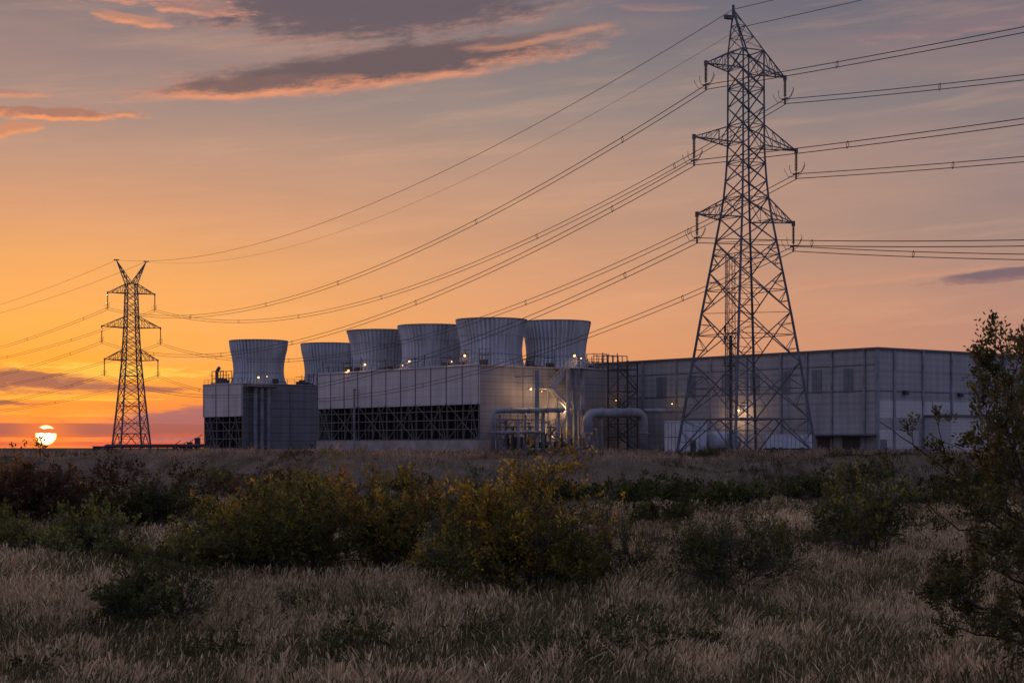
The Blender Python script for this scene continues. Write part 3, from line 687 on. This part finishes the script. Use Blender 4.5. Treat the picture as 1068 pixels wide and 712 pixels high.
    if peak[0] == 'single':
        ap = Vector((peak[1], 0, peak[2])); zt = levels[-1]
        B = [Vector((a*st_, b*st_, zt)) for a, b in cn]
        for p in B: m.bar(p, ap, wd_*1.25)
        for k in range(4):
            a, b = B[k], B[(k+1) % 4]
            for q in range(3):
                u_, w_ = .05+q*.28, .05+(q+1)*.28
                m.bar(a.lerp(ap, u_), b.lerp(ap, w_), wd_*.6); m.bar(a.lerp(ap, w_), b.lerp(ap, w_), wd_*.6)
        m.bar(ap-Vector((0,0,.4)), ap+Vector((0,0,.5)), .22); m.box(ap.x-1.1, ap.x-.2, -.3, .3, ap.z-1.15, ap.z-.75)
        peaks = [ap, (B[1].lerp(ap, .6)+B[2].lerp(ap, .6))/2]
    else:
        zt = levels[-1]
        for sg in (-1, 1):
            ap = Vector((sg*peak[1], 0, peak[2])); B = [Vector((sg*st_, -st_, zt)), Vector((sg*st_, st_, zt)), Vector((sg*st_*.0, st_, zt)), Vector((sg*st_*.0, -st_, zt))]
            for p in B: m.bar(p, ap, wd_*1.1)
            for q in range(4):
                for k in range(4): m.bar(B[k].lerp(ap, q/5), B[(k+1) % 4].lerp(ap, (q+1)/5), wd_*.7)
            m.bar(ap+Vector((-.7,0,.05)), ap+Vector((.7,0,.05)), .28); peaks.append(ap)
    m.build('earth_wire_peak', M_pylon, t)
    Mw = Matrix.Translation(base) @ Matrix.Rotation(PSI, 4, 'Z')
    return t, [Mw @ e for e in ends], [Mw @ p for p in peaks]
k1 = 200/F; b1 = Vector(((778-HX)/F*200, 200, 2.75)); zz1 = lambda y: (467-y)*k1+.75
sw = lambda w, k: w/2/1.36*k
prof1 = [(0, sw(141, k1)), (zz1(340), sw(95, k1)), (zz1(228), sw(52, k1)), (zz1(200), sw(43, k1)), (zz1(160), sw(37, k1)), (zz1(53), sw(36, k1))]
lv1 = [0]+[zz1(y) for y in (437, 378, 326, 284, 252, 228, 207, 189, 171, 152, 131, 112, 93, 75, 54)]
_, E1, K1 = pylon('lattice_pylon', b1, 'tall dark lattice pylon standing near, in front of the grey hall', prof1, lv1, 1,
    [(zz1(54), zz1(74), (zz1(71), zz1(76)), 5.5, 2.4), (zz1(131), zz1(152), (zz1(148), zz1(152)), 7.1, 2.6), (zz1(207), zz1(229), (zz1(227), zz1(229)), 6.7, 2.6)],
    ('single', -1.75, zz1(12)), .29, .10, [-.2, 0, 0, 0])
k2 = 467/F; b2 = Vector(((137-HX)/F*467, 467, 2.75)); zz2 = lambda y: (467-y)*k2+.75
prof2 = [(0, sw(44, k2)), (zz2(430), sw(34, k2)), (zz2(378), sw(22, k2)), (zz2(340), sw(17, k2)), (zz2(296), sw(14, k2))]
lv2 = [0]+[zz2(y) for y in (452, 432, 416, 403, 392, 383, 375, 366, 357, 349, 341, 332, 323, 314, 306, 296)]
_, E2, K2 = pylon('lattice_pylon', b2, 'smaller-looking distant lattice pylon with two horns, near the setting sun', prof2, lv2, 1,
    [(zz2(296), zz2(306), (zz2(306), zz2(306)), 6.35, 3.9), (zz2(330), zz2(342), (zz2(341), zz2(341)), 7.9, 3.9), (zz2(364), zz2(376), (zz2(375), zz2(375)), 7.2, 3.9)],
    ('horns', 4.0, zz2(272)), .36, .15)

def span(a, b, sag, label, group, twin=True, n=60, r=.045, pts=None):
    t = thing('power_line', a, label, 'power line', 0, group); rel = b-a
    def pt(q): p = rel*q; return Vector((p.x, p.y, p.z-4*sag*q*(1-q)))
    side_ = Vector((rel.y, -rel.x, 0)).normalized()*.12
    for k in range(2 if twin else 1):
        off = Vector((0,0,-.55*k-.05))+(side_ if k else Vector((0,0,0))) if twin else Vector((0,0,0))
        m = MB(); m.tube([pt(i_/n)+off for i_ in range(n+1)], r, 5, cap=False); m.build('wire', M_wire, t)
    if twin:
        m = MB(); q = .055+random.random()*.03
        while q < .97:
            p = pt(q); m.tube([p+Vector((0,0,.08)), p+side_*1.6+Vector((0,0,-.28)), p+side_+Vector((0,0,-.72))], .03, 5); m.tube([p+Vector((0,0,.08)), p-side_*1.2+Vector((0,0,-.3)), p+side_+Vector((0,0,-.72))], .035, 5); q += .13+random.random()*.1
        m.build('spacer', M_wire, t)
names = ('upper left', 'upper right', 'middle left', 'middle right', 'lower left', 'lower right')
for i_, nm in enumerate(names):
    span(E1[i_], E2[i_], 10.6+(.7 if i_ % 2 else 0), f'long sagging twin wires between the pylons, from the {nm} insulators', 'twin wires between the two pylons')
    sag = (5.0, 8.2, 5.0, 6.6, 9.2, 10)[i_]
    span(E1[i_], E1[i_]+Vector((162, -252, 0)), sag, f'twin wires leaving the near pylon to the right from its {nm} insulator', 'twin wires leaving to the right')
    span(E2[i_], E2[i_]+Vector((-177, 283, -1)), 6.2, f'faint twin wires leaving the distant pylon to the left from its {nm} insulator', 'twin wires leaving to the left')
for i_, nm in enumerate(('top', 'lower')):
    a = K1[i_]; span(a, K2[i_], 8.5, f'thin single earth wire between the pylons from the {nm} attachment of the near peak', 'earth wires', False, r=(.036, .02)[i_])
    span(a, a+Vector((162, -252, 1)), 4.5, f'thin single earth wire rising right from the {nm} attachment of the near peak', 'earth wires', False, r=.038)
    span(K2[i_], K2[i_]+Vector((-177, 283, 0)), 5, f'thin single earth wire leaving the distant pylon from its {"left" if i_ == 0 else "right"} horn', 'earth wires', False, r=.038)

# ------------------------------------------------------------------ shrubs
def rotv(d, ang, rng):
    a = d.cross(Vector((rng.gauss(0,1), rng.gauss(0,1), rng.gauss(0,1)))).normalized()
    return (Matrix.Rotation(ang, 3, a) @ d).normalized()
def grow(segs, p, d, L, r, lev, mx, rng, up, wig=.22, kids=3, spread=(.45, 1.0)):
    n = 4 if lev < mx else 3; pts = [p]
    for i_ in range(n):
        d = (d+Vector((rng.gauss(0,wig), rng.gauss(0,wig), rng.gauss(0,wig)+up))).normalized(); q = p+d*(L/n)
        segs.append((p, q, r*(1-.6*i_/n), r*(1-.6*(i_+1)/n), lev)); p = q
        if lev < mx and (i_ > 0 or lev > 0):
            for c_ in range(1 if rng.random() < .45 else 2 if kids > 2 else 1):
                grow(segs, p, rotv(d, rng.uniform(*spread), rng), L*rng.uniform(.45, .68), r*.5, lev+1, mx, rng, up*.6, wig, kids, spread)
def seg_mesh(segs, sides=4):
    A = np.array([s[0] for s in segs]); B = np.array([s[1] for s in segs]); ra = np.array([s[2] for s in segs]); rb = np.array([s[3] for s in segs])
    d = B-A; d /= np.linalg.norm(d, axis=1, keepdims=True)+1e-9
    h = np.where(abs(d[:, 2:3]) > .9, np.array([[1., 0, 0]]), np.array([[0., 0, 1]])); a = np.cross(d, h); a /= np.linalg.norm(a, axis=1, keepdims=True); c_ = np.cross(d, a)
    vs = []
    for base, r_ in ((A, ra), (B, rb)):
        for k in range(sides):
            t = 2*math.pi*k/sides; vs.append(base+(a*math.cos(t)+c_*math.sin(t))*r_[:, None])
    V_ = np.stack(vs, 1); N = len(segs); off = (np.arange(N)*2*sides)[:, None]
    fs = np.concatenate([off+np.array([[k, (k+1) % sides, sides+(k+1) % sides, sides+k]]) for k in range(sides)], 0)
    return V_.reshape(-1, 3), fs
def leaves(segs, N, size, pal, rs, minlev, jit, ztop, tipcol=None, tip_from=.55):
    S_ = [s for s in segs if s[4] >= minlev]; A = np.array([s[0] for s in S_]); B = np.array([s[1] for s in S_])
    # leaves sit in sprays: short upright shoots carrying a dozen leaves each
    M_ = max(20, N//13); ks = rs.randint(0, len(S_), M_); ts = rs.rand(M_, 1); root = A[ks]*(1-ts)+B[ks]*ts
    dv_ = (B-A)[ks]; dv_ = dv_/(np.linalg.norm(dv_, axis=1, keepdims=True)+1e-6)*.6+rs.normal(0, .45, (M_, 3)); dv_[:, 2] += .75
    dv_ /= np.linalg.norm(dv_, axis=1, keepdims=True); ln_ = size*rs.uniform(1.4, 4.2, M_)[:, None]
    j = rs.randint(0, M_, N); k = ks[j]; t = rs.rand(N, 1); C = root[j]+dv_[j]*ln_[j]*t+rs.normal(0, jit*.55+size*.18, (N, 3)); ctone = rs.uniform(.55, 1.45, M_)[j][:, None]
    dr = (B-A)[k]; dr = dr/(np.linalg.norm(dr, axis=1, keepdims=True)+1e-6); u = rs.normal(0, .62, (N, 3))+dv_[j]; u /= np.linalg.norm(u, axis=1, keepdims=True)
    w = np.cross(u, rs.normal(0, 1, (N, 3))); w /= np.linalg.norm(w, axis=1, keepdims=True)
    L = (size*rs.uniform(.6, 1.35, N))[:, None]
    V_ = np.stack([C, C+u*L*.5+w*L*.26, C+u*L, C+u*L*.5-w*L*.26], 1)
    fs = np.arange(N*4).reshape(N, 4)
    pal = np.array(pal); kc = pal[(j*7919+rs.randint(0, 2, N)) % len(pal)]*rs.uniform(.7, 1.3, (N, 1))*ctone
    if tipcol is not None:
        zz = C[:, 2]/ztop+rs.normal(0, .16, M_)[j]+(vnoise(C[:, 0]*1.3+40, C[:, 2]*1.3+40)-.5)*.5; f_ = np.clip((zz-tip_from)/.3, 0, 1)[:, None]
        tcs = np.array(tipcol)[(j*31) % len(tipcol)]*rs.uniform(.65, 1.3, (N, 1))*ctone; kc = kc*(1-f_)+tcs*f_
    return V_.reshape(-1, 3), fs, np.repeat(kc, 4, 0)
DG = [(.030,.034,.012), (.040,.044,.015), (.05,.05,.018)]; OG = [(.055,.055,.016), (.075,.068,.018), (.045,.045,.015)]
YO = [(.36,.235,.034), (.44,.28,.038), (.26,.19,.038)]; RB = [(.075,.038,.02), (.055,.032,.02), (.04,.03,.018)]
LG = [(.095,.105,.035), (.125,.13,.042), (.07,.078,.028)]; GG = [(.045,.055,.04), (.035,.045,.032), (.055,.062,.045)]
OR = [(.32,.15,.04), (.25,.13,.045), (.2,.10,.04)]; YG = [(.22,.19,.045), (.16,.15,.045)]
def shrub(name, label, cx, by, w, ty, pal, nleaf, size, seed, tip=None, stems=11, mx=3, group='shrubs in the dry grass field', thin=1.0, cat='bush', tf=.55, jit=.035, spread=.75, up=.10, minlev=2):
    Y = 6475/(by-467); x = (cx-HX)/F*Y
    for _ in range(14):
        gzv = float(ground_z(x, Y)); Y = Y*.7+.3*min((EYE-gzv)*F/(by-467), 190); x = (cx-HX)/F*Y
    gzv = float(ground_z(x, Y)); wm_ = w/F*Y*1.04; hm = (by-ty)/F*Y*.98
    rng = random.Random(seed); rs = np.random.RandomState(seed); segs = []
    for k in range(stems):
        an = rng.random()*6.283; rr = rng.random()*.12*wm_; tl = rng.uniform(.05, 1)**.8*spread
        d = Vector((math.cos(an)*tl, math.sin(an)*tl, 1-.45*tl)).normalized()
        grow(segs, Vector((math.cos(an)*rr, math.sin(an)*rr, -.1)), d, hm*rng.uniform(.38, 1.0), .028*thin*max(1, hm/2.5), 0, mx, rng, up)
    P_ = np.array([s[1] for s in segs]); ex = np.percentile(np.abs(P_[:, :2]), 97); ez = np.percentile(P_[:, 2], 98.5)
    cxo = (np.percentile(P_[:, 0], 2)+np.percentile(P_[:, 0], 98))/2; hw = (np.percentile(P_[:, 0], 98)-np.percentile(P_[:, 0], 2))/2
    fx, fz = wm_/2/hw, hm/ez
    def tr(p): return Vector(((p.x-cxo*min(1, max(0, p.z/ez*2)))*fx, p.y*fx, p.z*fz))
    segs = [(tr(a), tr(b), ra, rb, l) for a, b, ra, rb, l in segs]
    t = thing(name, (x, Y, gzv-.03), label, cat, 0, group)
    sv, sf = seg_mesh(segs); npmesh('stems', sv, sf, None, M_bark, t)
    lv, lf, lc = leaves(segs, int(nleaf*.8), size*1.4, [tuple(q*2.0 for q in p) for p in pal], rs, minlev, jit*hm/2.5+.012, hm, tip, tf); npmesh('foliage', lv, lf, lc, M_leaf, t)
    return t
B = shrub
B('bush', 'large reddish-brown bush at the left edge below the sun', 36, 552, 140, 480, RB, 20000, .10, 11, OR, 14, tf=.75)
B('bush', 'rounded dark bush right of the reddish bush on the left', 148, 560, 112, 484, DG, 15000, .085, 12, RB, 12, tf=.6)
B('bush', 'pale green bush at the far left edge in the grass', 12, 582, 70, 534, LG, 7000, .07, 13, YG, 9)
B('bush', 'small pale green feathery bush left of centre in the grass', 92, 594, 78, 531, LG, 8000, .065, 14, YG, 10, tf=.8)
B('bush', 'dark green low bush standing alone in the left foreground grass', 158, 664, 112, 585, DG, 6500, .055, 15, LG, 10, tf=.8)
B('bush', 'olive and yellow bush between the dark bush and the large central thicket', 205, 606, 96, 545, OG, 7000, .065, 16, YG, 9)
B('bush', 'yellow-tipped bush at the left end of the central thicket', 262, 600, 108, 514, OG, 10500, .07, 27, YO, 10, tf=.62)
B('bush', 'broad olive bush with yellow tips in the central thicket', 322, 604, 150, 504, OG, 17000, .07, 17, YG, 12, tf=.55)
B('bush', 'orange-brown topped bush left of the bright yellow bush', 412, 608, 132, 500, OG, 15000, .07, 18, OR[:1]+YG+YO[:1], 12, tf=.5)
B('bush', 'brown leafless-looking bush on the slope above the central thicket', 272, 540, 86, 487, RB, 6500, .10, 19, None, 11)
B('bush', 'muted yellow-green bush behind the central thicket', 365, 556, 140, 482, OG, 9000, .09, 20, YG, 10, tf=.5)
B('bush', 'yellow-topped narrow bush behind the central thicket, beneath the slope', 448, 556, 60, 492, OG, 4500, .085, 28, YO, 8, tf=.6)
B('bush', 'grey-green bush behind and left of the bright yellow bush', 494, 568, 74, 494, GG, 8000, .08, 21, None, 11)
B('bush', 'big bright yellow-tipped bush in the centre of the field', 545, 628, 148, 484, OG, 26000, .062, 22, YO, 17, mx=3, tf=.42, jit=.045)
B('bush', 'sparse twiggy bush right of the bright yellow bush', 650, 606, 80, 528, OG, 1600, .05, 23, YG, 12, thin=.7)
B('bush', 'low olive bush leaning against the right side of the bright yellow bush', 606, 622, 64, 558, OG, 3800, .055, 29, YG, 8)
B('bush', 'open green bush with bare twigs right of centre', 766, 626, 120, 536, DG, 6800, .055, 24, LG, 13, tf=.7, thin=.8)
B('bush', 'dark bush with yellow-green top left of the right edge tree', 912, 586, 110, 492, DG, 9000, .075, 25, YG, 12, tf=.5)
B('bush', 'bushy olive growth at the left foot of the yellow-green topped bush', 836, 578, 76, 536, OG, 2800, .06, 33, YG, 8)
for k, (cx, by, w, ty, lb) in enumerate(((655, 528, 70, 503, 'low dark bush at the slope foot right of the bright yellow bush'), (712, 528, 76, 500, 'low dark bush at the slope foot below the near pylon left leg'), (768, 531, 60, 508, 'low dark bush at the slope foot below the near pylon'),
        (838, 526, 70, 503, 'low dark bush at the slope foot beneath the hall'), (985, 530, 90, 496, 'low dark bush at the slope foot near the right edge'), (590, 526, 60, 505, 'low dark bush at the slope foot behind the bright yellow bush'), (215, 552, 46, 520, 'small brown-green bush between the rounded dark bush and the thicket'))):
    B('bush', lb, cx, by, w, ty, DG if k != 6 else OG, 4200, .13 if k < 6 else .09, 50+k, None, 9)
for k, (cx, by, w, ty, n, lb) in enumerate(((140, 600, 60, 566, 2600, 'small olive bush in the grass between the pale green bush and the olive bush'), (470, 612, 60, 560, 3000, 'small dark bush in the gap left of the bright yellow bush'), (690, 545, 60, 520, 2200, 'small olive bush in the pale grass right of the sparse twiggy bush'),
        (560, 520, 60, 490, 2500, 'dark scrub on the bank straight behind the bright yellow bush'), (310, 514, 50, 490, 2200, 'small scrub high on the bank behind the central thicket'), (420, 512, 60, 490, 2200, 'dark scrub high on the bank beneath the long air inlet'), (900, 514, 60, 490, 2000, 'scrub on the bank below the glazed doors of the hall'),
        (230, 512, 56, 486, 2200, 'brown scrub on the bank beneath the smaller cooling tower block'), (1020, 505, 80, 470, 2600, 'dark scrub on the bank just left of the right edge tree top'), (740, 506, 50, 488, 1500, 'tiny scrub on the bank right under the near pylon'))):
    B('bush', lb, cx, by, w, ty, (DG, OG, DG)[k % 3], n, .07 if k < 2 else .12, 150+k, YG if k % 2 else None, 9)
# low weeds poking out of the foreground grass
for k, (cx, by, w, ty, n, lb) in enumerate(((232, 712, 90, 652, 3000, 'low dark weed clump at the bottom left of the field'), (375, 704, 120, 640, 3200, 'low leafy weed clump in the foreground left of centre'), (500, 690, 90, 630, 1500, 'thin weed clump in the grass below the bright yellow bush'),
        (610, 716, 120, 648, 3800, 'dark green weed clump in the foreground near the centre'), (700, 704, 110, 636, 3600, 'dark green weed clump in the foreground right of centre'), (300, 660, 70, 610, 900, 'thin sapling weeds in the grass below the thicket'), (815, 668, 60, 618, 700, 'thin green weed clump right of the open green bush'),
        (890, 690, 90, 650, 1200, 'low weed clump in the right foreground grass'), (30, 720, 80, 672, 1500, 'low weed clump at the lower left corner'), (860, 640, 40, 606, 400, 'tiny green weed in the right side of the field'))):
    B('weed', lb, cx, by, w, ty, DG if k not in (5, 6, 9) else LG, n, .045, 80+k, LG, 12, 2, 'low weeds in the foreground grass', .45, 'weed', .8, .05, 1.1, .05, 1)

# near tree at the right edge
def edge_tree():
    Y0 = 22.0; base = at(1120, 0, Y0); base.z = float(ground_z(base.x, Y0))
    t = thing('tree', base, 'dark leafy tree reaching in from the right edge with bare lower twigs', 'tree'); rng = random.Random(31); rs = np.random.RandomState(31)
    segs = []; bare = []
    def poly(pts, r, kids=True, L=.8, lst=None, dens_=.9):
        lst = segs if lst is None else lst
        P_ = [at(a, b, y)-base for a, b, y in pts]; out = []
        for p, q in zip(P_[:-1], P_[1:]):
            n = max(1, int((q-p).length/.16)); out += [p.lerp(q, k/n)+Vector((rng.gauss(0,.012), rng.gauss(0,.012), rng.gauss(0,.012))) for k in range(n)]
        out.append(P_[-1]); N = len(out)
        for k in range(N-1):
            f0 = 1-.85*k/N; f1 = 1-.85*(k+1)/N; lst.append((out[k], out[k+1], r*f0, r*f1, 0 if f0 > .5 else 1))
            if kids and k > 1 and rng.random() < dens_:
                d = (out[k+1]-out[k]).normalized(); grow(lst, out[k], rotv(d, rng.uniform(.5, 1.1), rng), L*rng.uniform(.5, 1.1)*(1-.5*k/N), .006+r*.25*f0, 1, 3, rng, .05, .2, 2)
    trunk = (1118, 740, Y0)
    poly([(1120, 765, Y0), trunk, (1112, 620, Y0), (1098, 520, Y0), (1090, 440, Y0), (1080, 370, Y0-.3)], .085, L=.9)
    poly([(1112, 620, Y0), (1080, 540, Y0-.6), (1060, 470, Y0-1), (1048, 400, Y0-1), (1042, 352, Y0-1)], .035, L=.55, dens_=.8)
    poly([(1098, 560, Y0), (1062, 500, Y0+.6), (1050, 440, Y0+.9), (1064, 362, Y0+1)], .03, L=.6)
    poly([(1110, 600, Y0), (1060, 560, Y0-.4), (1022, 540, Y0-.9), (1000, 520, Y0-1.2)], .03, L=.6)
    poly([(1098, 520, Y0), (1050, 490, Y0+.5), (1030, 470, Y0+.9), (1032, 410, Y0+1)], .025, L=.5, dens_=.6)
    poly([(1116, 690, Y0), (1060, 650, Y0-.5), (1010, 625, Y0-1), (965, 612, Y0-1.2)], .035, L=.7)
    poly([(1116, 700, Y0), (1070, 670, Y0+.3), (1020, 660, Y0+.8), (985, 650, Y0+.9)], .03, L=.6)
    poly([(1115, 660, Y0), (1070, 610, Y0+.3), (1030, 590, Y0+.5), (985, 590, Y0+.2)], .03, L=.7)
    poly([(1114, 640, Y0), (1085, 600, Y0-.8), (1050, 585, Y0-1.2), (1012, 600, Y0-1.4)], .03, L=.7)
    poly([(1105, 600, Y0), (1062, 540, Y0+.2), (1000, 500, Y0), (950, 462, Y0), (918, 440, Y0-.1)], .022, L=.28, lst=bare, dens_=.45)
    poly([(1105, 610, Y0), (1050, 560, Y0+.1), (1000, 552, Y0), (955, 520, Y0), (928, 480, Y0-.1)], .018, L=.28, lst=bare, dens_=.5)
    poly([(1000, 500, Y0), (985, 470, Y0+.1), (972, 418, Y0)], .01, L=.2, lst=bare, dens_=.6)
    poly([(1060, 545, Y0), (1005, 470, Y0+.1), (968, 452, Y0+.1)], .012, L=.25, lst=bare, dens_=.5)
    sv, sf = seg_mesh(segs+bare, 5); npmesh('trunk', sv, sf, None, M_bark, t)
    a = leaves(segs, 17500, .06, [(.11,.105,.048), (.14,.12,.05), (.085,.082,.04)], rs, 2, .03, 5, None)
    b = leaves([s for s in segs if s[4] >= 1], 5000, .05, [(.09,.09,.035), (.11,.085,.03)], rs, 1, .03, 5, None)
    c_ = leaves(bare, 2600, .042, [(.10,.085,.025), (.07,.07,.025)], rs, 2, .015, 5, None)
    vs = np.concatenate([a[0], b[0], c_[0]]); n1, n2 = len(a[0]), len(b[0])
    npmesh('crown', vs, np.concatenate([a[1], b[1]+n1, c_[1]+n1+n2]), np.concatenate([a[2], b[2], c_[2]]), M_leaf, t)
edge_tree()

# ------------------------------------------------------------------ grass
def grass(name, N, y0, y1, hmin, hmax, seed, pals, wid, head, lean=.28, ps=1.0, pg=.75, low=True):
    rs = np.random.RandomState(seed); y = y0*(y1/y0)**rs.rand(N); x = (rs.rand(N)*2-1)*y*.34
    tb = bank(x, y)[0]+(rs.rand(N)-.5)*.35; keep = tb < .05 if low else tb > -.1
    x, y = x[keep], y[keep]; N = len(x)
    # tufts: pull blades towards clump centres
    cell = .35+.004*y; cx_, cy_ = np.floor(x/cell), np.floor(y/cell); jx = _tab[(cx_.astype(int)*7) % 256, (cy_.astype(int)*13) % 256]; jy = _tab[(cx_.astype(int)*11+5) % 256, (cy_.astype(int)*3+9) % 256]
    tx, ty = (cx_+.2+.6*jx)*cell, (cy_+.2+.6*jy)*cell; pull = rs.uniform(0, .42, N); x = x*(1-pull)+tx*pull; y = y*(1-pull)+ty*pull
    z = ground_z(x, y); pt = fbm(x/6+3, y/9+8); pt2 = fbm(x/1.6/ps+30, y/2.5/ps)
    tuft = .75+.5*jx
    if not low: tuft = tuft*(.5+2.2*np.clip(fbm(x/1.7+80, y/2.4)-.42, 0, 1)*3)
    h = rs.uniform(hmin, hmax, N)*(.55+.9*np.clip(pt, 0, 1))*tuft
    a = rs.rand(N)*6.283; ln = h*np.abs(rs.normal(0, lean, N)); lf = (fbm(x/3+11, y/4+7)-.5)*.55; dx, dy = np.cos(a)*ln+h*(.06+lf), np.sin(a)*ln+h*lf*.4
    wd = wid*(.7+.6*rs.rand(N))*np.maximum(1, y/38); b = rs.rand(N)*3.1416; wx, wy = np.cos(b)*wd, np.sin(b)*wd*.5
    lev = [(0, 0, .8), (.52, .25, .7), (.76, .55, .6), (.84, .72, head), (.95, .95, head*.8), (1.0, 1.12, .12)]
    vs = []
    for fz, fl, fw in lev:
        c_ = np.stack([x+dx*fl, y+dy*fl, z+h*fz-(.04 if fz == 0 else 0)], -1); w_ = np.stack([wx*fw, wy*fw, wx*0], -1); vs += [c_-w_, c_+w_]
    V_ = np.stack(vs, 1); K = len(lev)*2; off = (np.arange(N)*K)[:, None]
    fs = np.concatenate([off+np.array([[2*k, 2*k+1, 2*k+3, 2*k+2]]) for k in range(len(lev)-1)], 0)
    P1, P2 = np.array(pals[0]), np.array(pals[1]); g_ = np.clip((pt2-.52)*7+(fbm(x/14+60, y/20)-.5)*5+1.1*np.clip((36-y)/10, 0, 1)*np.clip((x+2.5)/4, .1, 1), 0, 1)
    mixf = (rs.rand(N) < .06+pg*g_)[:, None]
    col = np.where(mixf, P2[rs.randint(0, len(P2), N)], P1[rs.randint(0, len(P1), N)])*rs.uniform(.6, 1.3, (N, 1))*(.42+1.15*pt[:, None])
    cc = np.repeat(col[:, None, :], K, 1)
    return tag(npmesh(name, V_.reshape(-1, 3), fs, cc.reshape(-1, 3), M_grass), kind='stuff')
DRY = [(.58,.43,.25), (.68,.52,.32), (.42,.305,.18), (.30,.22,.13)]; GRN = [(.07,.075,.032), (.10,.10,.042), (.16,.13,.065)]
g1 = grass('grass', 420000, 21, 160, .16, .52, 3, (DRY, GRN), .0038, 2.5, .3, .9, .7)
tag(g1, 'tall dry tan grass with seed heads filling the field', 'grass')
g2 = grass('grass', 260000, 96, 205, .05, .26, 4, ([(.34,.245,.175), (.44,.32,.23), (.24,.175,.125)], [(.045,.046,.02), (.065,.058,.028), (.035,.032,.018)]), .0034, 1.3, .8, 2.2, .95, False)  # strong dry and dark colour patches also stand in for shading of the relief
tag(g2, 'short brownish grass covering the embankment below the plant', 'grass')
